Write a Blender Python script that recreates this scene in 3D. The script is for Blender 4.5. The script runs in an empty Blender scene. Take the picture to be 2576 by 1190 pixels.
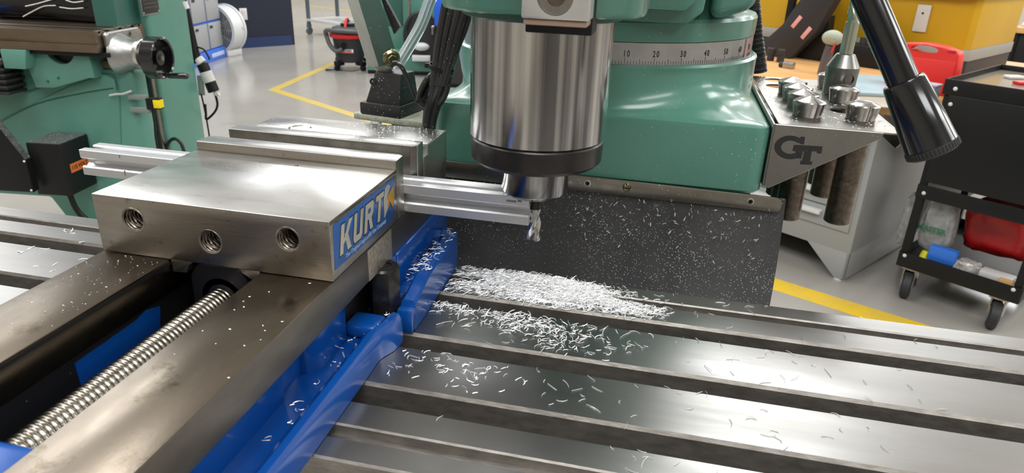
import bpy, bmesh, math, random
import numpy as np
from mathutils import Vector, Matrix, noise
random.seed(7)
sc = bpy.context.scene
C = sc.collection
PI = math.pi
FL = 950.0          # height of the mill table above the floor, mm; all plans below are in mm with z=0 on that table

# ---------------------------------------------------------------- camera
F = 1736.10
CAM = np.array([247.344, -297.540, 250.165])
RX, RY, RZ = 1.16828159, -0.0335860902, 0.221102054
cam = bpy.data.cameras.new('camera'); camo = bpy.data.objects.new('camera', cam); C.objects.link(camo)
camo.location = (CAM[0]/1000, CAM[1]/1000, (CAM[2]+FL)/1000)
camo.rotation_euler = (RX, RY, RZ)
cam.sensor_width = 36.0; cam.lens = 36.0*F/2576; cam.clip_start = 0.02; cam.clip_end = 60
cam.dof.use_dof = True; cam.dof.focus_distance = 0.56; cam.dof.aperture_fstop = 20
sc.camera = camo

def rotm(rx, ry, rz):
    return np.array(Matrix.Rotation(rz, 3, 'Z') @ Matrix.Rotation(ry, 3, 'Y') @ Matrix.Rotation(rx, 3, 'X'))
RM = rotm(RX, RY, RZ)
class Fr:
    """a plan frame: origin (mm) and rotation about z; on() turns a sighting into a point on a real plane of that frame"""
    def __init__(s, o=(0, 0, 0), deg=0):
        s.o = np.array(o, float); s.deg = deg; a = math.radians(deg)
        s.M = np.array([[math.cos(a), math.sin(a), 0], [-math.sin(a), math.cos(a), 0], [0, 0, 1.]])
    def on(s, u, v, **k):
        d = s.M @ (RM @ np.array([(u-1288)/F, -(v-595)/F, -1.])); c = s.M @ (CAM-s.o)
        for a, i in (('x', 0), ('y', 1), ('z', 2)):
            if a in k:
                return c + (k[a]-c[i])/d[i]*d
W0 = Fr(); on = W0.on

# ---------------------------------------------------------------- world, lights, exposure
sc.view_settings.view_transform = 'Standard'; sc.view_settings.look = 'None'
sc.view_settings.gamma = 1; sc.view_settings.use_curve_mapping = False
sc.view_settings.exposure = 0.0
wd = bpy.data.worlds.new('world'); sc.world = wd; wd.use_nodes = True
wd.node_tree.nodes['Background'].inputs[0].default_value = (1, 1, 1, 1)
wd.node_tree.nodes['Background'].inputs[1].default_value = 0.3
CEIL = 2750.0
BLD = -36.0
def bld(u, v):
    a = math.radians(BLD); return (u*math.cos(a)-v*math.sin(a), u*math.sin(a)+v*math.cos(a))
LIGHTS = [(u, v) for u in (-12300, -9600, -6900, -4200, -1500, 1200, 3900) for v in (-900, 3600, 8100, 12600)]
for (u, v) in LIGHTS:
    l = bpy.data.lights.new('ceiling_light', 'AREA'); l.shape = 'RECTANGLE'; l.size = 2.4; l.size_y = 1.1
    l.energy = 80; l.color = (0.975, 0.99, 1.0)
    o = bpy.data.objects.new('panel_light', l); C.objects.link(o)
    x, y = bld(u, v); o.location = (x/1000, y/1000, (CEIL+FL-70)/1000); o.rotation_euler = (0, 0, math.radians(BLD+90))

# ---------------------------------------------------------------- materials
def lin(c):
    if isinstance(c, str):
        c = [int(c[i:i+2], 16)/255 for i in (0, 2, 4)]
        c = [x/12.92 if x <= .04045 else ((x+.055)/1.055)**2.4 for x in c]
    return (*c[:3], 1)
MATS = {}
def mat(name, col, rough=.5, metal=0., col2=None, nscale=60, stretch=(1, 1, 1), bump=0., bscale=None, rvar=0., stain=None, stscale=25, stpos=.62,
        speck=None, spscale=400, spth=.12, coat=0., trans=0., emit=0., ior=None, alpha=None, spec=None, aniso=0., ct=(.3, .7)):
    if name in MATS: return MATS[name]
    m = bpy.data.materials.new(name); m.use_nodes = True; MATS[name] = m
    nt = m.node_tree; N = nt.nodes; L = nt.links; p = N['Principled BSDF']
    c1 = lin(col); cc = None
    p.inputs['Base Color'].default_value = c1; p.inputs['Roughness'].default_value = rough; p.inputs['Metallic'].default_value = metal
    if coat: p.inputs['Coat Weight'].default_value = coat; p.inputs['Coat Roughness'].default_value = .12
    if trans: p.inputs['Transmission Weight'].default_value = trans
    if ior: p.inputs['IOR'].default_value = ior
    if spec is not None: p.inputs['Specular IOR Level'].default_value = spec
    if alpha is not None: p.inputs['Alpha'].default_value = alpha
    if aniso: p.inputs['Anisotropic'].default_value = aniso
    if emit: p.inputs['Emission Color'].default_value = c1; p.inputs['Emission Strength'].default_value = emit
    tc = N.new('ShaderNodeTexCoord'); mp = N.new('ShaderNodeMapping'); mp.inputs['Scale'].default_value = stretch; L.new(tc.outputs['Object'], mp.inputs[0])
    def noi(s, d=4, vec=None, r=.6):
        n = N.new('ShaderNodeTexNoise'); n.inputs['Scale'].default_value = s; n.inputs['Detail'].default_value = d; n.inputs['Roughness'].default_value = r
        L.new(vec or mp.outputs[0], n.inputs['Vector']); return n
    def ramp(src, a, b, va=0, vb=1):
        r = N.new('ShaderNodeMapRange'); r.inputs[1].default_value = a; r.inputs[2].default_value = b; r.inputs[3].default_value = va; r.inputs[4].default_value = vb
        L.new(src, r.inputs[0]); return r.outputs[0]
    def mix(fac, a, b):
        x = N.new('ShaderNodeMix'); x.data_type = 'RGBA'; L.new(fac, x.inputs[0])
        for i, q in ((6, a), (7, b)):
            if isinstance(q, tuple): x.inputs[i].default_value = q
            else: L.new(q, x.inputs[i])
        return x.outputs[2]
    if col2 is not None or rvar:
        n = noi(nscale)
        if col2 is not None: cc = mix(ramp(n.outputs[0], *ct), c1, lin(col2))
        if rvar: L.new(ramp(n.outputs[0], .3, .7, max(rough-rvar, .02), rough+rvar), p.inputs['Roughness'])
    if stain is not None:
        n = noi(stscale, 6, tc.outputs['Object'], .7); cc = mix(ramp(n.outputs[0], stpos, stpos+.1), cc or c1, lin(stain))
    if speck is not None:
        v = N.new('ShaderNodeTexVoronoi'); v.inputs['Scale'].default_value = spscale; L.new(tc.outputs['Object'], v.inputs['Vector'])
        n = noi(18, 3, tc.outputs['Object'])
        th = N.new('ShaderNodeMath'); th.operation = 'MULTIPLY'; L.new(ramp(n.outputs[0], .35, .7, .35, 1.3), th.inputs[0]); th.inputs[1].default_value = spth
        lt = N.new('ShaderNodeMath'); lt.operation = 'LESS_THAN'; L.new(v.outputs['Distance'], lt.inputs[0]); L.new(th.outputs[0], lt.inputs[1])
        cc = mix(lt.outputs[0], cc or c1, lin(speck))
    if cc is not None: L.new(cc, p.inputs['Base Color'])
    if bump:
        n = noi(bscale or nscale*3, 3); b = N.new('ShaderNodeBump'); b.inputs['Strength'].default_value = bump; b.inputs['Distance'].default_value = .0006
        L.new(n.outputs[0], b.inputs['Height']); L.new(b.outputs[0], p.inputs['Normal'])
    return m
steel_table = mat('ground_table_steel', (.36, .355, .345), .32, 1, (.285, .28, .27), 35, (.12, 1, 1), .04, 700, .05, (.26, .24, .21), 60, .70)
steel_wall = mat('milled_slot_steel', (.33, .305, .275), .45, .8, (.2, .185, .165), 300, (.25, 1, .6), .3, 500)
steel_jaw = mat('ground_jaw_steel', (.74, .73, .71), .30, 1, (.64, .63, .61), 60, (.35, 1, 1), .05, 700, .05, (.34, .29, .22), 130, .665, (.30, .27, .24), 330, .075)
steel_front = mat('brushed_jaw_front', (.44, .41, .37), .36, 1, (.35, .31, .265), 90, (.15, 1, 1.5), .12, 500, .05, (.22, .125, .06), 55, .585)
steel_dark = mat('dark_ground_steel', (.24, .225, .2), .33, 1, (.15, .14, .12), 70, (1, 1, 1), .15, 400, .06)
steel_rail = mat('rail_steel_oily', (.21, .18, .145), .28, 1, (.125, .10, .075), 22, (1, .5, 1), .05, 600, .09, (.10, .078, .052), 34, .58)
steel_railside = mat('rail_side_steel', (.25, .23, .205), .40, 1, (.18, .165, .15), 60, (1, .3, 1), .15, 400)
steel_screw = mat('lead_screw_steel', (.29, .265, .225), .24, 1, (.18, .16, .13), 120)
steel_quill = mat('polished_quill_steel', (.78, .77, .77), .15, 1, (.2, .195, .2), 60, (1, 1, .012), .03, 900, .05, ct=(.4, .6))  # the vertical dark bands are reflections painted into the steel colour
steel_collet = mat('collet_steel', (.42, .4, .38), .22, 1, (.3, .28, .26), 120, (1, 1, .2), .05, 500, .05)
steel_shank = mat('worn_collet_shank', (.27, .23, .19), .35, 1, (.14, .11, .09), 160, (1, 1, 1), .1, 300, 0, (.45, .38, .3), 200, .6)
steel_bracket = mat('stainless_bracket', (.40, .385, .36), .32, 1, (.33, .315, .29), 50, (1, 1, 1), .02, 600, .05, None, 0, 0, (.85, .84, .8), 260, .10)
steel_strip = mat('stainless_strip', (.38, .35, .31), .33, 1, (.28, .255, .22), 60, (1, 1, 1), .1, 500, .05, None, 0, 0, (.85, .84, .8), 260, .14)
alu_ext = mat('anodised_aluminium', (.80, .80, .81), .33, .8, (.70, .70, .71), 40, (.03, 1, 1), .05, 500)
alu_cast = mat('cast_aluminium', (.46, .46, .45), .4, 1, (.36, .36, .35), 90, bump=.2)
alu_block = mat('milled_aluminium_block', (.74, .735, .72), .35, .8, (.64, .63, .61), 60, bump=.1)
chip_m = mat('aluminium_chip', (.95, .95, .95), .32, .5)
green = mat('mill_green_paint', '4f8071', .27, 0, '578878', 14, bump=.05, bscale=60, speck='c9d3cc', spscale=230, spth=.075, coat=.35)
green_clean = mat('green_paint', '5c9081', .38, 0, '54877a', 6, coat=.15)
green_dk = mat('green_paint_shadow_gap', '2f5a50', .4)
blue = mat('vise_blue_paint', '08428e', .24, 0, '0b4c9c', 18, bump=.08, bscale=90, coat=.5)
blue2 = mat('locker_blue', '3a70d8', .4)
blue_label = mat('label_blue', '2a62ad', .35, 0, '245596', 45, stain='4a5560', stscale=38, stpos=.6)
blk_ox = mat('black_oxide', (.010, .010, .011), .2, .3, (.03, .029, .028), 120, bump=.08, speck='c8c8c4', spscale=300, spth=.06)
blk_nut = mat('black_steel_ring', (.035, .031, .03), .28, .7, (.05, .045, .043), 90)
blk_gloss = mat('black_gloss_plastic', (.008, .008, .009), .13, 0, coat=.6)
blk_rub = mat('black_rubber', (.014, .014, .015), .55, 0, (.03, .03, .031), 30, bump=.2, bscale=200)
blk_apron = mat('dusty_rubber_apron', (.010, .010, .011), .55, 0, (.07, .069, .068), 7, (1, 1, .6), .2, 260, 0, None, 0, 0, (.62, .62, .6), 560, .17)
blk_cable = mat('dusty_cable', (.015, .015, .016), .24, 0, (.03, .03, .03), 60, speck='d8d8d4', spscale=260, spth=.11)
blk_cast = mat('dusty_black_block', (.02, .02, .021), .42, 0, speck='cfcfca', spscale=330, spth=.17)
blk = mat('black_sheet_metal', (.007, .007, .0075), .42, spec=.3)
blk2 = mat('dark_grey_metal', (.032, .031, .034), .5, spec=.35)
blk_void = mat('black_part_and_hollow_shade', (.008, .008, .009), .4, 0, speck='9a9a96', spscale=150, spth=.05)  # black nut and shoe; elsewhere it paints in the darkness of hollows
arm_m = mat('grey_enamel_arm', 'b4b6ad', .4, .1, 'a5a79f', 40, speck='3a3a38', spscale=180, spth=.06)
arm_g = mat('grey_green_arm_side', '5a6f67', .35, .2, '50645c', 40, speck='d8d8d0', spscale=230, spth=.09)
brass = mat('yellow_zinc_bolt', (.33, .3, .16), .25, 1, (.2, .18, .1), 200)
felt = mat('chip_dusted_plate', 'b3b6a3', .7, 0, '8f9384', 220, bump=.6, bscale=700)
clear = mat('clear_vinyl_hose', (.80, .92, .93), .08, 0, trans=.85, ior=1.35)
floor_m = mat('polished_concrete', '98948d', .17, 0, 'a29e97', 1.2, rvar=.05, stain='8f8b84', stscale=3, stpos=.62)
tape = mat('yellow_floor_tape', 'b7a258', .4, 0, 'c4a946', 5)
tape2 = mat('yellow_floor_tape_bright', 'dfb818', .4, 0, 'd0b048', 9)
wall_m = mat('beige_wall_paint', 'b5aea2', .7)
ceil_m = mat('ceiling_white', (.78, .78, .77), .8)
navy = mat('navy_wall_paint', '171c30', .55)
navy2 = mat('navy_baseboard', '24345c', .45)
grey_cab = mat('grey_cabinet_enamel', '9b9c9b', .36)
grey_lock = mat('grey_locker_door', 'a0a1a3', .5)
white_p = mat('white_plastic', 'd8d6cf', .4)
white_m = mat('white_metal', 'd5d6d6', .35)
yellow = mat('yellow_paint', 'c99d0c', .42, 0, 'd2a71c', 2)
yellow_s = mat('yellow_sticker', 'f5d90a', .5)
red = mat('red_plastic_case', 'e3302c', .4)
red2 = mat('red_accent', 'cf2222', .4)
redbag = mat('red_plastic_bag', 'a8161a', .35, 0, 'c4221f', 12)
orange = mat('orange_sticker', 'd8702e', .5)
wood = mat('maple_worktop', 'd3a56d', .4, 0, 'c4925a', 25, (.15, 1, 1))
wood2 = mat('beige_worktop', 'b59b78', .35, 0, 'a88f6c', 6)
paleblue = mat('pale_blue_tray', '8fa9b4', .5, 0, 'a4b6bb', 9)
greybox = mat('grey_plastic_box', '77808a', .5)
clearbag = mat('clear_plastic_bag', (.75, .74, .73), .15, 0, (.4, .4, .4), 30, trans=.55, ior=1.1, bump=.9, bscale=60)
blkbag = mat('black_shiny_film', (.008, .008, .009), .14, 0, bump=.6, bscale=30)
txt_k = mat('black_ink', (.012, .012, .012), .5)
txt_w = mat('worn_white_ink', 'c3bfb2', .5, 0, 'aaa699', 60)
txt_pale = mat('pale_blue_ink', '9db9d8', .5)
txt_y = mat('yellow_ink', 'c79b1c', .5, 0, 'a8841e', 90)
txt_g = mat('green_ink', '2a6b4a', .5)
txt_o = mat('orange_ink', 'd07a35', .5)
pink = mat('pink_white_sticker', 'e4a09c', .5)
dialm = mat('satin_dial_band', (.50, .50, .50), .3, .9, (.42, .42, .42), 50, stain=(.12, .12, .11), stscale=260, stpos=.69)
endm = mat('carbide_end_mill', (.55, .55, .55), .16, 1)
hss = mat('yellowed_hss_tool', (.62, .64, .5), .2, 1, (.5, .56, .47), 60, (1, 1, .1))
rag = mat('white_rag', 'd6d6d2', .8, 0, 'b9b9b6', 20)
amber = mat('clear_cup_glass', (.75, .75, .74), .1, 0, trans=.5, ior=1.3, col2=(.3, .28, .26), nscale=60)
tan = mat('tan_paper', 'c79f66', .6)

# ---------------------------------------------------------------- geometry helpers (mm)
def join(g, t, smooth=True):
    me = bpy.data.meshes.new('t'); t.to_mesh(me); g.from_mesh(me); bpy.data.meshes.remove(me); t.free(); return g
def G(): return bmesh.new()
def bev(t, w, seg=2, ang=30):
    t.normal_update()
    es = [e for e in t.edges if len(e.link_faces) == 2 and e.calc_face_angle(0) > math.radians(ang)]
    if es and w > 0: bmesh.ops.bevel(t, geom=es, offset=w, segments=seg, profile=.5, affect='EDGES')
def box(g, x0, x1, y0, y1, z0, z1, b=0, seg=2, M=None):
    t = bmesh.new(); bmesh.ops.create_cube(t, size=1)
    for v in t.verts: v.co = Vector(((x0+x1)/2+v.co.x*(x1-x0), (y0+y1)/2+v.co.y*(y1-y0), (z0+z1)/2+v.co.z*(z1-z0)))
    if b: bev(t, b, seg)
    if M is not None: t.transform(M)
    return join(g, t)
def prism(g, pts, ax, a0, a1, b=0, seg=2, M=None, ang=30):
    t = bmesh.new()
    def P(p, a):
        return {'x': (a, p[0], p[1]), 'y': (p[0], a, p[1]), 'z': (p[0], p[1], a)}[ax]
    A = [t.verts.new(P(p, a0)) for p in pts]; B = [t.verts.new(P(p, a1)) for p in pts]
    n = len(pts)
    t.faces.new(A); t.faces.new(B[::-1])
    for i in range(n): t.faces.new((A[i], B[i], B[(i+1) % n], A[(i+1) % n]))
    bmesh.ops.recalc_face_normals(t, faces=t.faces)
    if b: bev(t, b, seg, ang)
    if M is not None: t.transform(M)
    return join(g, t)
def basis(axis):
    a = Vector(axis).normalized(); u = a.orthogonal().normalized() if abs(a.z) < .999 else Vector((1, 0, 0)); v = a.cross(u); return u, v, a
def loft(g, rings, cap=True, closed=False):
    t = bmesh.new(); R = [[t.verts.new(p) for p in r] for r in rings]; n = len(R[0])
    pairs = list(zip(R[:-1], R[1:])) + ([(R[-1], R[0])] if closed else [])
    for a, b in pairs:
        for i in range(n): t.faces.new((a[i], a[(i+1) % n], b[(i+1) % n], b[i]))
    if cap and not closed: t.faces.new(R[0][::-1]); t.faces.new(R[-1])
    bmesh.ops.recalc_face_normals(t, faces=t.faces); return join(g, t)
def lathe(g, prof, c=(0, 0, 0), axis=(0, 0, 1), n=32, cap=True, closed=False):
    u, v, a = basis(axis); c = Vector(c)
    return loft(g, [[c+a*h+(u*math.cos(2*PI*i/n)+v*math.sin(2*PI*i/n))*max(r, .01) for i in range(n)] for r, h in prof], cap, closed)
def cyl(g, p0, p1, r0, r1=None, n=24):
    p0 = Vector(p0); p1 = Vector(p1); r1 = r0 if r1 is None else r1
    return lathe(g, [(r0, 0), (r1, (p1-p0).length)], p0, p1-p0, n)
def crom(P, k=6):
    P = [Vector(p) for p in P]; Q = [P[0]]+P+[P[-1]]; out = []
    for i in range(1, len(Q)-2):
        a, b, c, d = Q[i-1:i+3]
        for j in range(k):
            t = j/k; out.append(.5*((2*b)+(c-a)*t+(2*a-5*b+4*c-d)*t*t+(3*b-a-3*c+d)*t**3))
    out.append(P[-1]); return out
def tube(g, P, r, n=10, k=6, closed=False):
    Q = crom(P, k) if k > 1 else [Vector(p) for p in P]
    R = r if callable(r) else (lambda s: r); rings = []; up = None; m = len(Q)
    for i, q in enumerate(Q):
        d = (Q[min(i+1, m-1)]-Q[max(i-1, 0)]).normalized()
        if up is None: up = d.orthogonal().normalized()
        up = (up-d*up.dot(d)).normalized(); w = d.cross(up); rr = R(i/(m-1))
        rings.append([q+(up*math.cos(2*PI*j/n)+w*math.sin(2*PI*j/n))*rr for j in range(n)])
    return loft(g, rings, True, closed)
def sphere(g, c, r, s=(1, 1, 1), n=16):
    t = bmesh.new(); bmesh.ops.create_uvsphere(t, u_segments=n, v_segments=n//2+2, radius=r)
    for v in t.verts: v.co = Vector((c[0]+v.co.x*s[0], c[1]+v.co.y*s[1], c[2]+v.co.z*s[2]))
    return join(g, t)
def rrect(cx, cy, hx, hy, r, k=6):
    out = []
    for sx, sy, a0 in ((1, 1, 0), (-1, 1, 90), (-1, -1, 180), (1, -1, 270)):
        for i in range(k+1):
            a = math.radians(a0+90*i/k); out.append((cx+sx*(hx-r)+r*math.cos(a), cy+sy*(hy-r)+r*math.sin(a)))
    return out
def quadplate(g, pts, th, nrm):
    """solid sheet through 3-D points, thickness th along nrm"""
    t = bmesh.new(); n = Vector(nrm)*th
    A = [t.verts.new(Vector(p)) for p in pts]; B = [t.verts.new(Vector(p)+n) for p in pts]; k = len(pts)
    t.faces.new(A); t.faces.new(B[::-1])
    for i in range(k): t.faces.new((A[i], B[i], B[(i+1) % k], A[(i+1) % k]))
    bmesh.ops.recalc_face_normals(t, faces=t.faces); return join(g, t)

# ---------------------------------------------------------------- object helpers
def tag(o, label=None, cat=None, group=None, kind=None):
    for k, v in (('label', label), ('category', cat), ('group', group), ('kind', kind)):
        if v: o[k] = v
    return o
FR = {}
def thing(name, label, cat, loc=(0, 0, 0), deg=0, group=None, kind=None):
    o = bpy.data.objects.new(name, None); C.objects.link(o); o.empty_display_size = .02
    o.location = (loc[0]/1000, loc[1]/1000, loc[2]/1000); o.rotation_euler = (0, 0, math.radians(deg))
    FR[o] = (loc, deg); return tag(o, label, cat, group, kind)
def finish(me, m, sharp=32):
    me.materials.append(m)
    me.polygons.foreach_set('use_smooth', [True]*len(me.polygons)); me.set_sharp_from_angle(angle=math.radians(sharp)); me.update()
def part(name, g, m, parent=None, label=None, kind=None, local=False, sharp=32):
    """mesh object out of a bmesh in mm. Plan coordinates are turned into the root thing's own frame unless local."""
    root = parent
    while root is not None and root.parent is not None: root = root.parent
    if root is not None and not local and root in FR:
        loc, deg = FR[root]; g.transform(Matrix.Rotation(-math.radians(deg), 4, 'Z') @ Matrix.Translation(-Vector(loc)))
    g.transform(Matrix.Scale(.001, 4))
    me = bpy.data.meshes.new(name); g.to_mesh(me); g.free(); finish(me, m, sharp)
    o = bpy.data.objects.new(name, me); C.objects.link(o)
    if parent is not None: o.parent = parent
    return tag(o, label, None, None, kind)
def solo(name, g, m, label, cat, loc=None, group=None, kind=None, sharp=32):
    """a one-mesh thing with its origin at loc"""
    if loc is None:
        cs = [v.co for v in g.verts]; loc = Vector((sum(c.x for c in cs)/len(cs), sum(c.y for c in cs)/len(cs), min(c.z for c in cs)))
    g.transform(Matrix.Translation(-Vector(loc)))
    o = part(name, g, m, None, sharp=sharp); o.location = Vector(loc)/1000; return tag(o, label, cat, group, kind)
def struct(name, g, m): return tag(part(name, g, m), kind='structure')
def cut(o, g, root=None):
    """subtract g (plan mm) from o for good"""
    rt = o.parent
    while rt is not None and rt.parent is not None: rt = rt.parent
    if rt is not None and rt in FR:
        loc, deg = FR[rt]; g.transform(Matrix.Rotation(-math.radians(deg), 4, 'Z') @ Matrix.Translation(-Vector(loc)))
    g.transform(Matrix.Scale(.001, 4)); me = bpy.data.meshes.new('c'); g.to_mesh(me); g.free(); k = bpy.data.objects.new('c', me); C.objects.link(k); k.parent = o.parent
    md = o.modifiers.new('b', 'BOOLEAN'); md.object = k; md.operation = 'DIFFERENCE'; md.solver = 'EXACT'
    dg = bpy.context.evaluated_depsgraph_get(); dg.update(); nm = bpy.data.meshes.new_from_object(o.evaluated_get(dg)); o.modifiers.clear(); o.data = nm
    bpy.data.objects.remove(k); nm.polygons.foreach_set('use_smooth', [True]*len(nm.polygons)); nm.set_sharp_from_angle(angle=math.radians(30))
def text(g, s, size, M, ext=.15, shear=0., bold=0., align='CENTER', space=1.0):
    c = bpy.data.curves.new('t', 'FONT'); c.body = s; c.size = size; c.extrude = ext; c.shear = shear; c.offset = bold; c.align_x = align; c.align_y = 'CENTER'; c.space_character = space; c.resolution_u = 3
    o = bpy.data.objects.new('t', c); C.objects.link(o); dg = bpy.context.evaluated_depsgraph_get(); me = bpy.data.meshes.new_from_object(o.evaluated_get(dg))
    bpy.data.objects.remove(o); me.transform(M); g.from_mesh(me); bpy.data.meshes.remove(me); return g
def axes(o, x, y):
    x = Vector(x).normalized(); y = Vector(y); z = x.cross(y).normalized(); y = z.cross(x)
    return Matrix(((x.x, y.x, z.x, o[0]), (x.y, y.y, z.y, o[1]), (x.z, y.z, z.z, o[2]), (0, 0, 0, 1)))
def dup(o, loc, label, deg=None):
    r = o.copy(); C.objects.link(r); r.location = Vector(loc)/1000; r['label'] = label
    if deg is not None: r.rotation_euler = (0, 0, math.radians(deg))
    for ch in list(o.children):
        c = ch.copy(); C.objects.link(c); c.parent = r
        for gch in ch.children: d = gch.copy(); C.objects.link(d); d.parent = c
    return r

# ================================================================ THE ROOM
RU0, RU1, RV0, RV1 = -15500, 6500, -5000, 14500
def brect(g, u0, u1, v0, v1, z0, z1, b=0):
    box(g, u0, u1, v0, v1, z0, z1, b, M=Matrix.Rotation(math.radians(BLD), 4, 'Z')); return g
struct('floor', brect(G(), RU0, RU1, RV0, RV1, -FL-60, -FL), floor_m)
struct('ceiling', brect(G(), RU0, RU1, RV0, RV1, CEIL, CEIL+60), ceil_m)
struct('wall_left', brect(G(), RU0-100, RU0, RV0, RV1, -FL, CEIL), wall_m)
struct('wall_right', brect(G(), RU1, RU1+100, RV0, RV1, -FL, CEIL), wall_m)
struct('wall_back', brect(G(), RU0, RU1, RV1, RV1+100, -FL, CEIL), wall_m)
struct('wall_front', brect(G(), RU0, RU1, RV0-100, RV0, -FL, CEIL), wall_m)
cl = None
for (u, v) in LIGHTS:
    x, y = bld(u, v)
    if cl is None:
        cl = thing('ceiling_light', 'white framed ceiling light panel above the workshop', 'light', (x, y, CEIL-60), BLD+90, 'ceiling light panels')
        g = G()
        for a in ((-1250, 1250, -600, -555), (-1250, 1250, 555, 600), (-1250, -1205, -555, 555), (1205, 1250, -555, 555)): box(g, *a, 0, 60)
        part('frame', g, white_m, cl, local=True)
        part('back_panel', box(G(), -1205, 1205, -555, 555, 45, 60), ceil_m, cl, local=True)
        cl0 = cl
    else: dup(cl0, (x, y, CEIL-60), 'white framed ceiling light panel above the workshop', BLD+90)

def floorpt(u, v): return on(u, v, z=-FL)
def stripe(pts, w, m, name, label, z=1.0):
    g = G(); P = [Vector((p[0], p[1], -FL)) for p in pts]; L = []; R = []
    for i, p in enumerate(P):
        a = P[max(i-1, 0)]; b = P[min(i+1, len(P)-1)]
        if 0 < i < len(P)-1:
            d1 = (p-a).normalized(); d2 = (b-p).normalized(); n1 = Vector((-d1.y, d1.x, 0)); n2 = Vector((-d2.y, d2.x, 0)); n = (n1+n2).normalized(); k = w/2/max(n.dot(n1), .3)
        else:
            d = (b-a).normalized(); n = Vector((-d.y, d.x, 0)); k = w/2
        L.append(p+n*k); R.append(p-n*k)
    for i in range(len(P)-1):
        quadplate(g, [L[i], L[i+1], R[i+1], R[i]], 1.0, (0, 0, 1))
    bmesh.ops.remove_doubles(g, verts=g.verts, dist=.01)
    return solo(name, g, m, label, 'floor marking', loc=(P[0].x, P[0].y, -FL))
vt = floorpt(688, 226); pa = floorpt(820, 168); pb_ = floorpt(960, 312)
far = vt+(pa-vt)*2.6; near = vt+(pb_-vt)*1.9
stripe([far, vt, near], 78, tape, 'floor_tape', 'faded yellow floor tape bent to a point in the aisle behind the vise')
ra = floorpt(1952, 716); rb = floorpt(2230, 803)
stripe([ra+(ra-rb)*.6, ra+(rb-ra)*1.8], 105, tape2, 'floor_tape', 'bright yellow floor tape between the grey cabinet and the mill table')
fa = floorpt(760, 12); fb = floorpt(900, 30)
stripe([fa, fb], 80, tape, 'floor_tape', 'pale yellow floor line far behind the wheeled rack')

# ---- navy wing wall with outlet (its own stub of wall)
nb = Fr((0, 0, 0), BLD)
def tolocal(fr, p): return fr.M @ (np.array(p)-fr.o)
c1 = tolocal(nb, floorpt(730, 113))
n0 = floorpt(598, 123); n0l = tolocal(nb, n0)
u_n = c1[0]
struct('wall_partition', brect(G(), u_n-220, u_n, c1[1]-2600, c1[1]+60, -FL, CEIL-200), navy)
struct('baseboard_partition', brect(G(), u_n, u_n+16, c1[1]-2600, c1[1]+22, -FL, -FL+110), navy2)
op = nb.on(612, 36, x=u_n)
t = thing('wall_outlet', 'white duplex outlet plate on the navy wall', 'outlet', tuple(nb.M.T @ np.array([u_n, op[1], op[2]-60])), BLD)
part('cover_plate', box(G(), 0, 7, -42, 42, 0, 125, 3), white_p, t, local=True)
for z in (38, 86): part('socket', box(G(), 7, 9, -17, 17, z-14, z+14, 4), white_m, t, local=True)
lp = nb.on(716, 92, x=u_n)
g = G(); box(g, u_n, u_n+2, lp[1]-55, lp[1]+55, lp[2]-10, lp[2]+10, M=Matrix.Rotation(math.radians(BLD), 4, 'Z'))
solo('wall_plate', g, white_m, 'small silver strip low on the navy wall near its corner', 'sign')

# ---- beige block wall at the right, behind the black frame
bb = Fr((0, 0, 0), BLD)

# ================================================================ LOCKERS, FAN, VACUUM, RACK
lr = floorpt(570, 143); ll = floorpt(527, 158.5)
ang = math.degrees(math.atan2(lr[1]-ll[1], lr[0]-ll[0]))       # along the front, towards its far end
LK = Fr((ll[0], ll[1], -FL), ang)
wl = float(np.hypot(*(lr-ll)[:2]))
t = thing('locker_bank', 'blue framed bank of small grey lockers beside the drum fan', 'lockers', (lr[0], lr[1], -FL), ang)
W_, D_, H_ = 1240, 450, 1180
g = G(); box(g, -W_, 0, 0, D_, 0, 110, 3); part('plinth', g, blue2, t, local=True)
g = G(); box(g, -W_, 0, 30, D_, 110, H_); part('carcass', g, blue2, t, local=True)
g = G(); box(g, -330, -40, -2, 0, 36, 76, .8, M=Matrix.Rotation(0, 4, 'Z')); part('pale_decal', g, mat('pale_blue_decal', 'b9c6ea', .5), t, local=True)
nx, nz = 4, 4; pw = W_/nx; ph = (H_-110)/nz
for i in range(nx):
    for k in range(nz):
        d = part('door', box(G(), -W_+i*pw+14, -W_+(i+1)*pw-14, 12, 32, 110+k*ph+12, 110+(k+1)*ph-12, 3), grey_lock, t, local=True)
        part('number_plate', box(G(), -W_+i*pw+40, -W_+i*pw+100, 8, 12, 110+(k+1)*ph-62, 110+(k+1)*ph-38), blk2, d, local=True)

fc = floorpt(563, 137)
t = thing('drum_fan', 'white drum fan with a round wire grille standing on the floor by the lockers', 'fan', (fc[0], fc[1], -FL), -95)
Rf = 238
g = G(); lathe(g, [(Rf-14, -90), (Rf, -90), (Rf, 90), (Rf-14, 90)], (0, 0, Rf+25), (1, 0, 0), 40, closed=True); part('drum', g, white_m, t, local=True)
g = G(); lathe(g, [(Rf-20, 76), (Rf+12, 76), (Rf+12, 100), (Rf-20, 100)], (0, 0, Rf+25), (1, 0, 0), 40, closed=True)
lathe(g, [(Rf-20, -100), (Rf+12, -100), (Rf+12, -76), (Rf-20, -76)], (0, 0, Rf+25), (1, 0, 0), 40, closed=True); part('rim', g, white_m, t, local=True)
g = G()
for r in range(40, Rf-10, 22):
    tube(g, [(95, r*math.cos(a), Rf+25+r*math.sin(a)) for a in np.linspace(0, 2*PI, 33)], 3, 5, 1)
for a in np.linspace(0, PI, 7)[:-1]: cyl(g, (93, -Rf*math.cos(a), Rf+25-Rf*math.sin(a)), (93, Rf*math.cos(a), Rf+25+Rf*math.sin(a)), 3.5, n=6)
part('grille', g, grey_lock, t, local=True)
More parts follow.
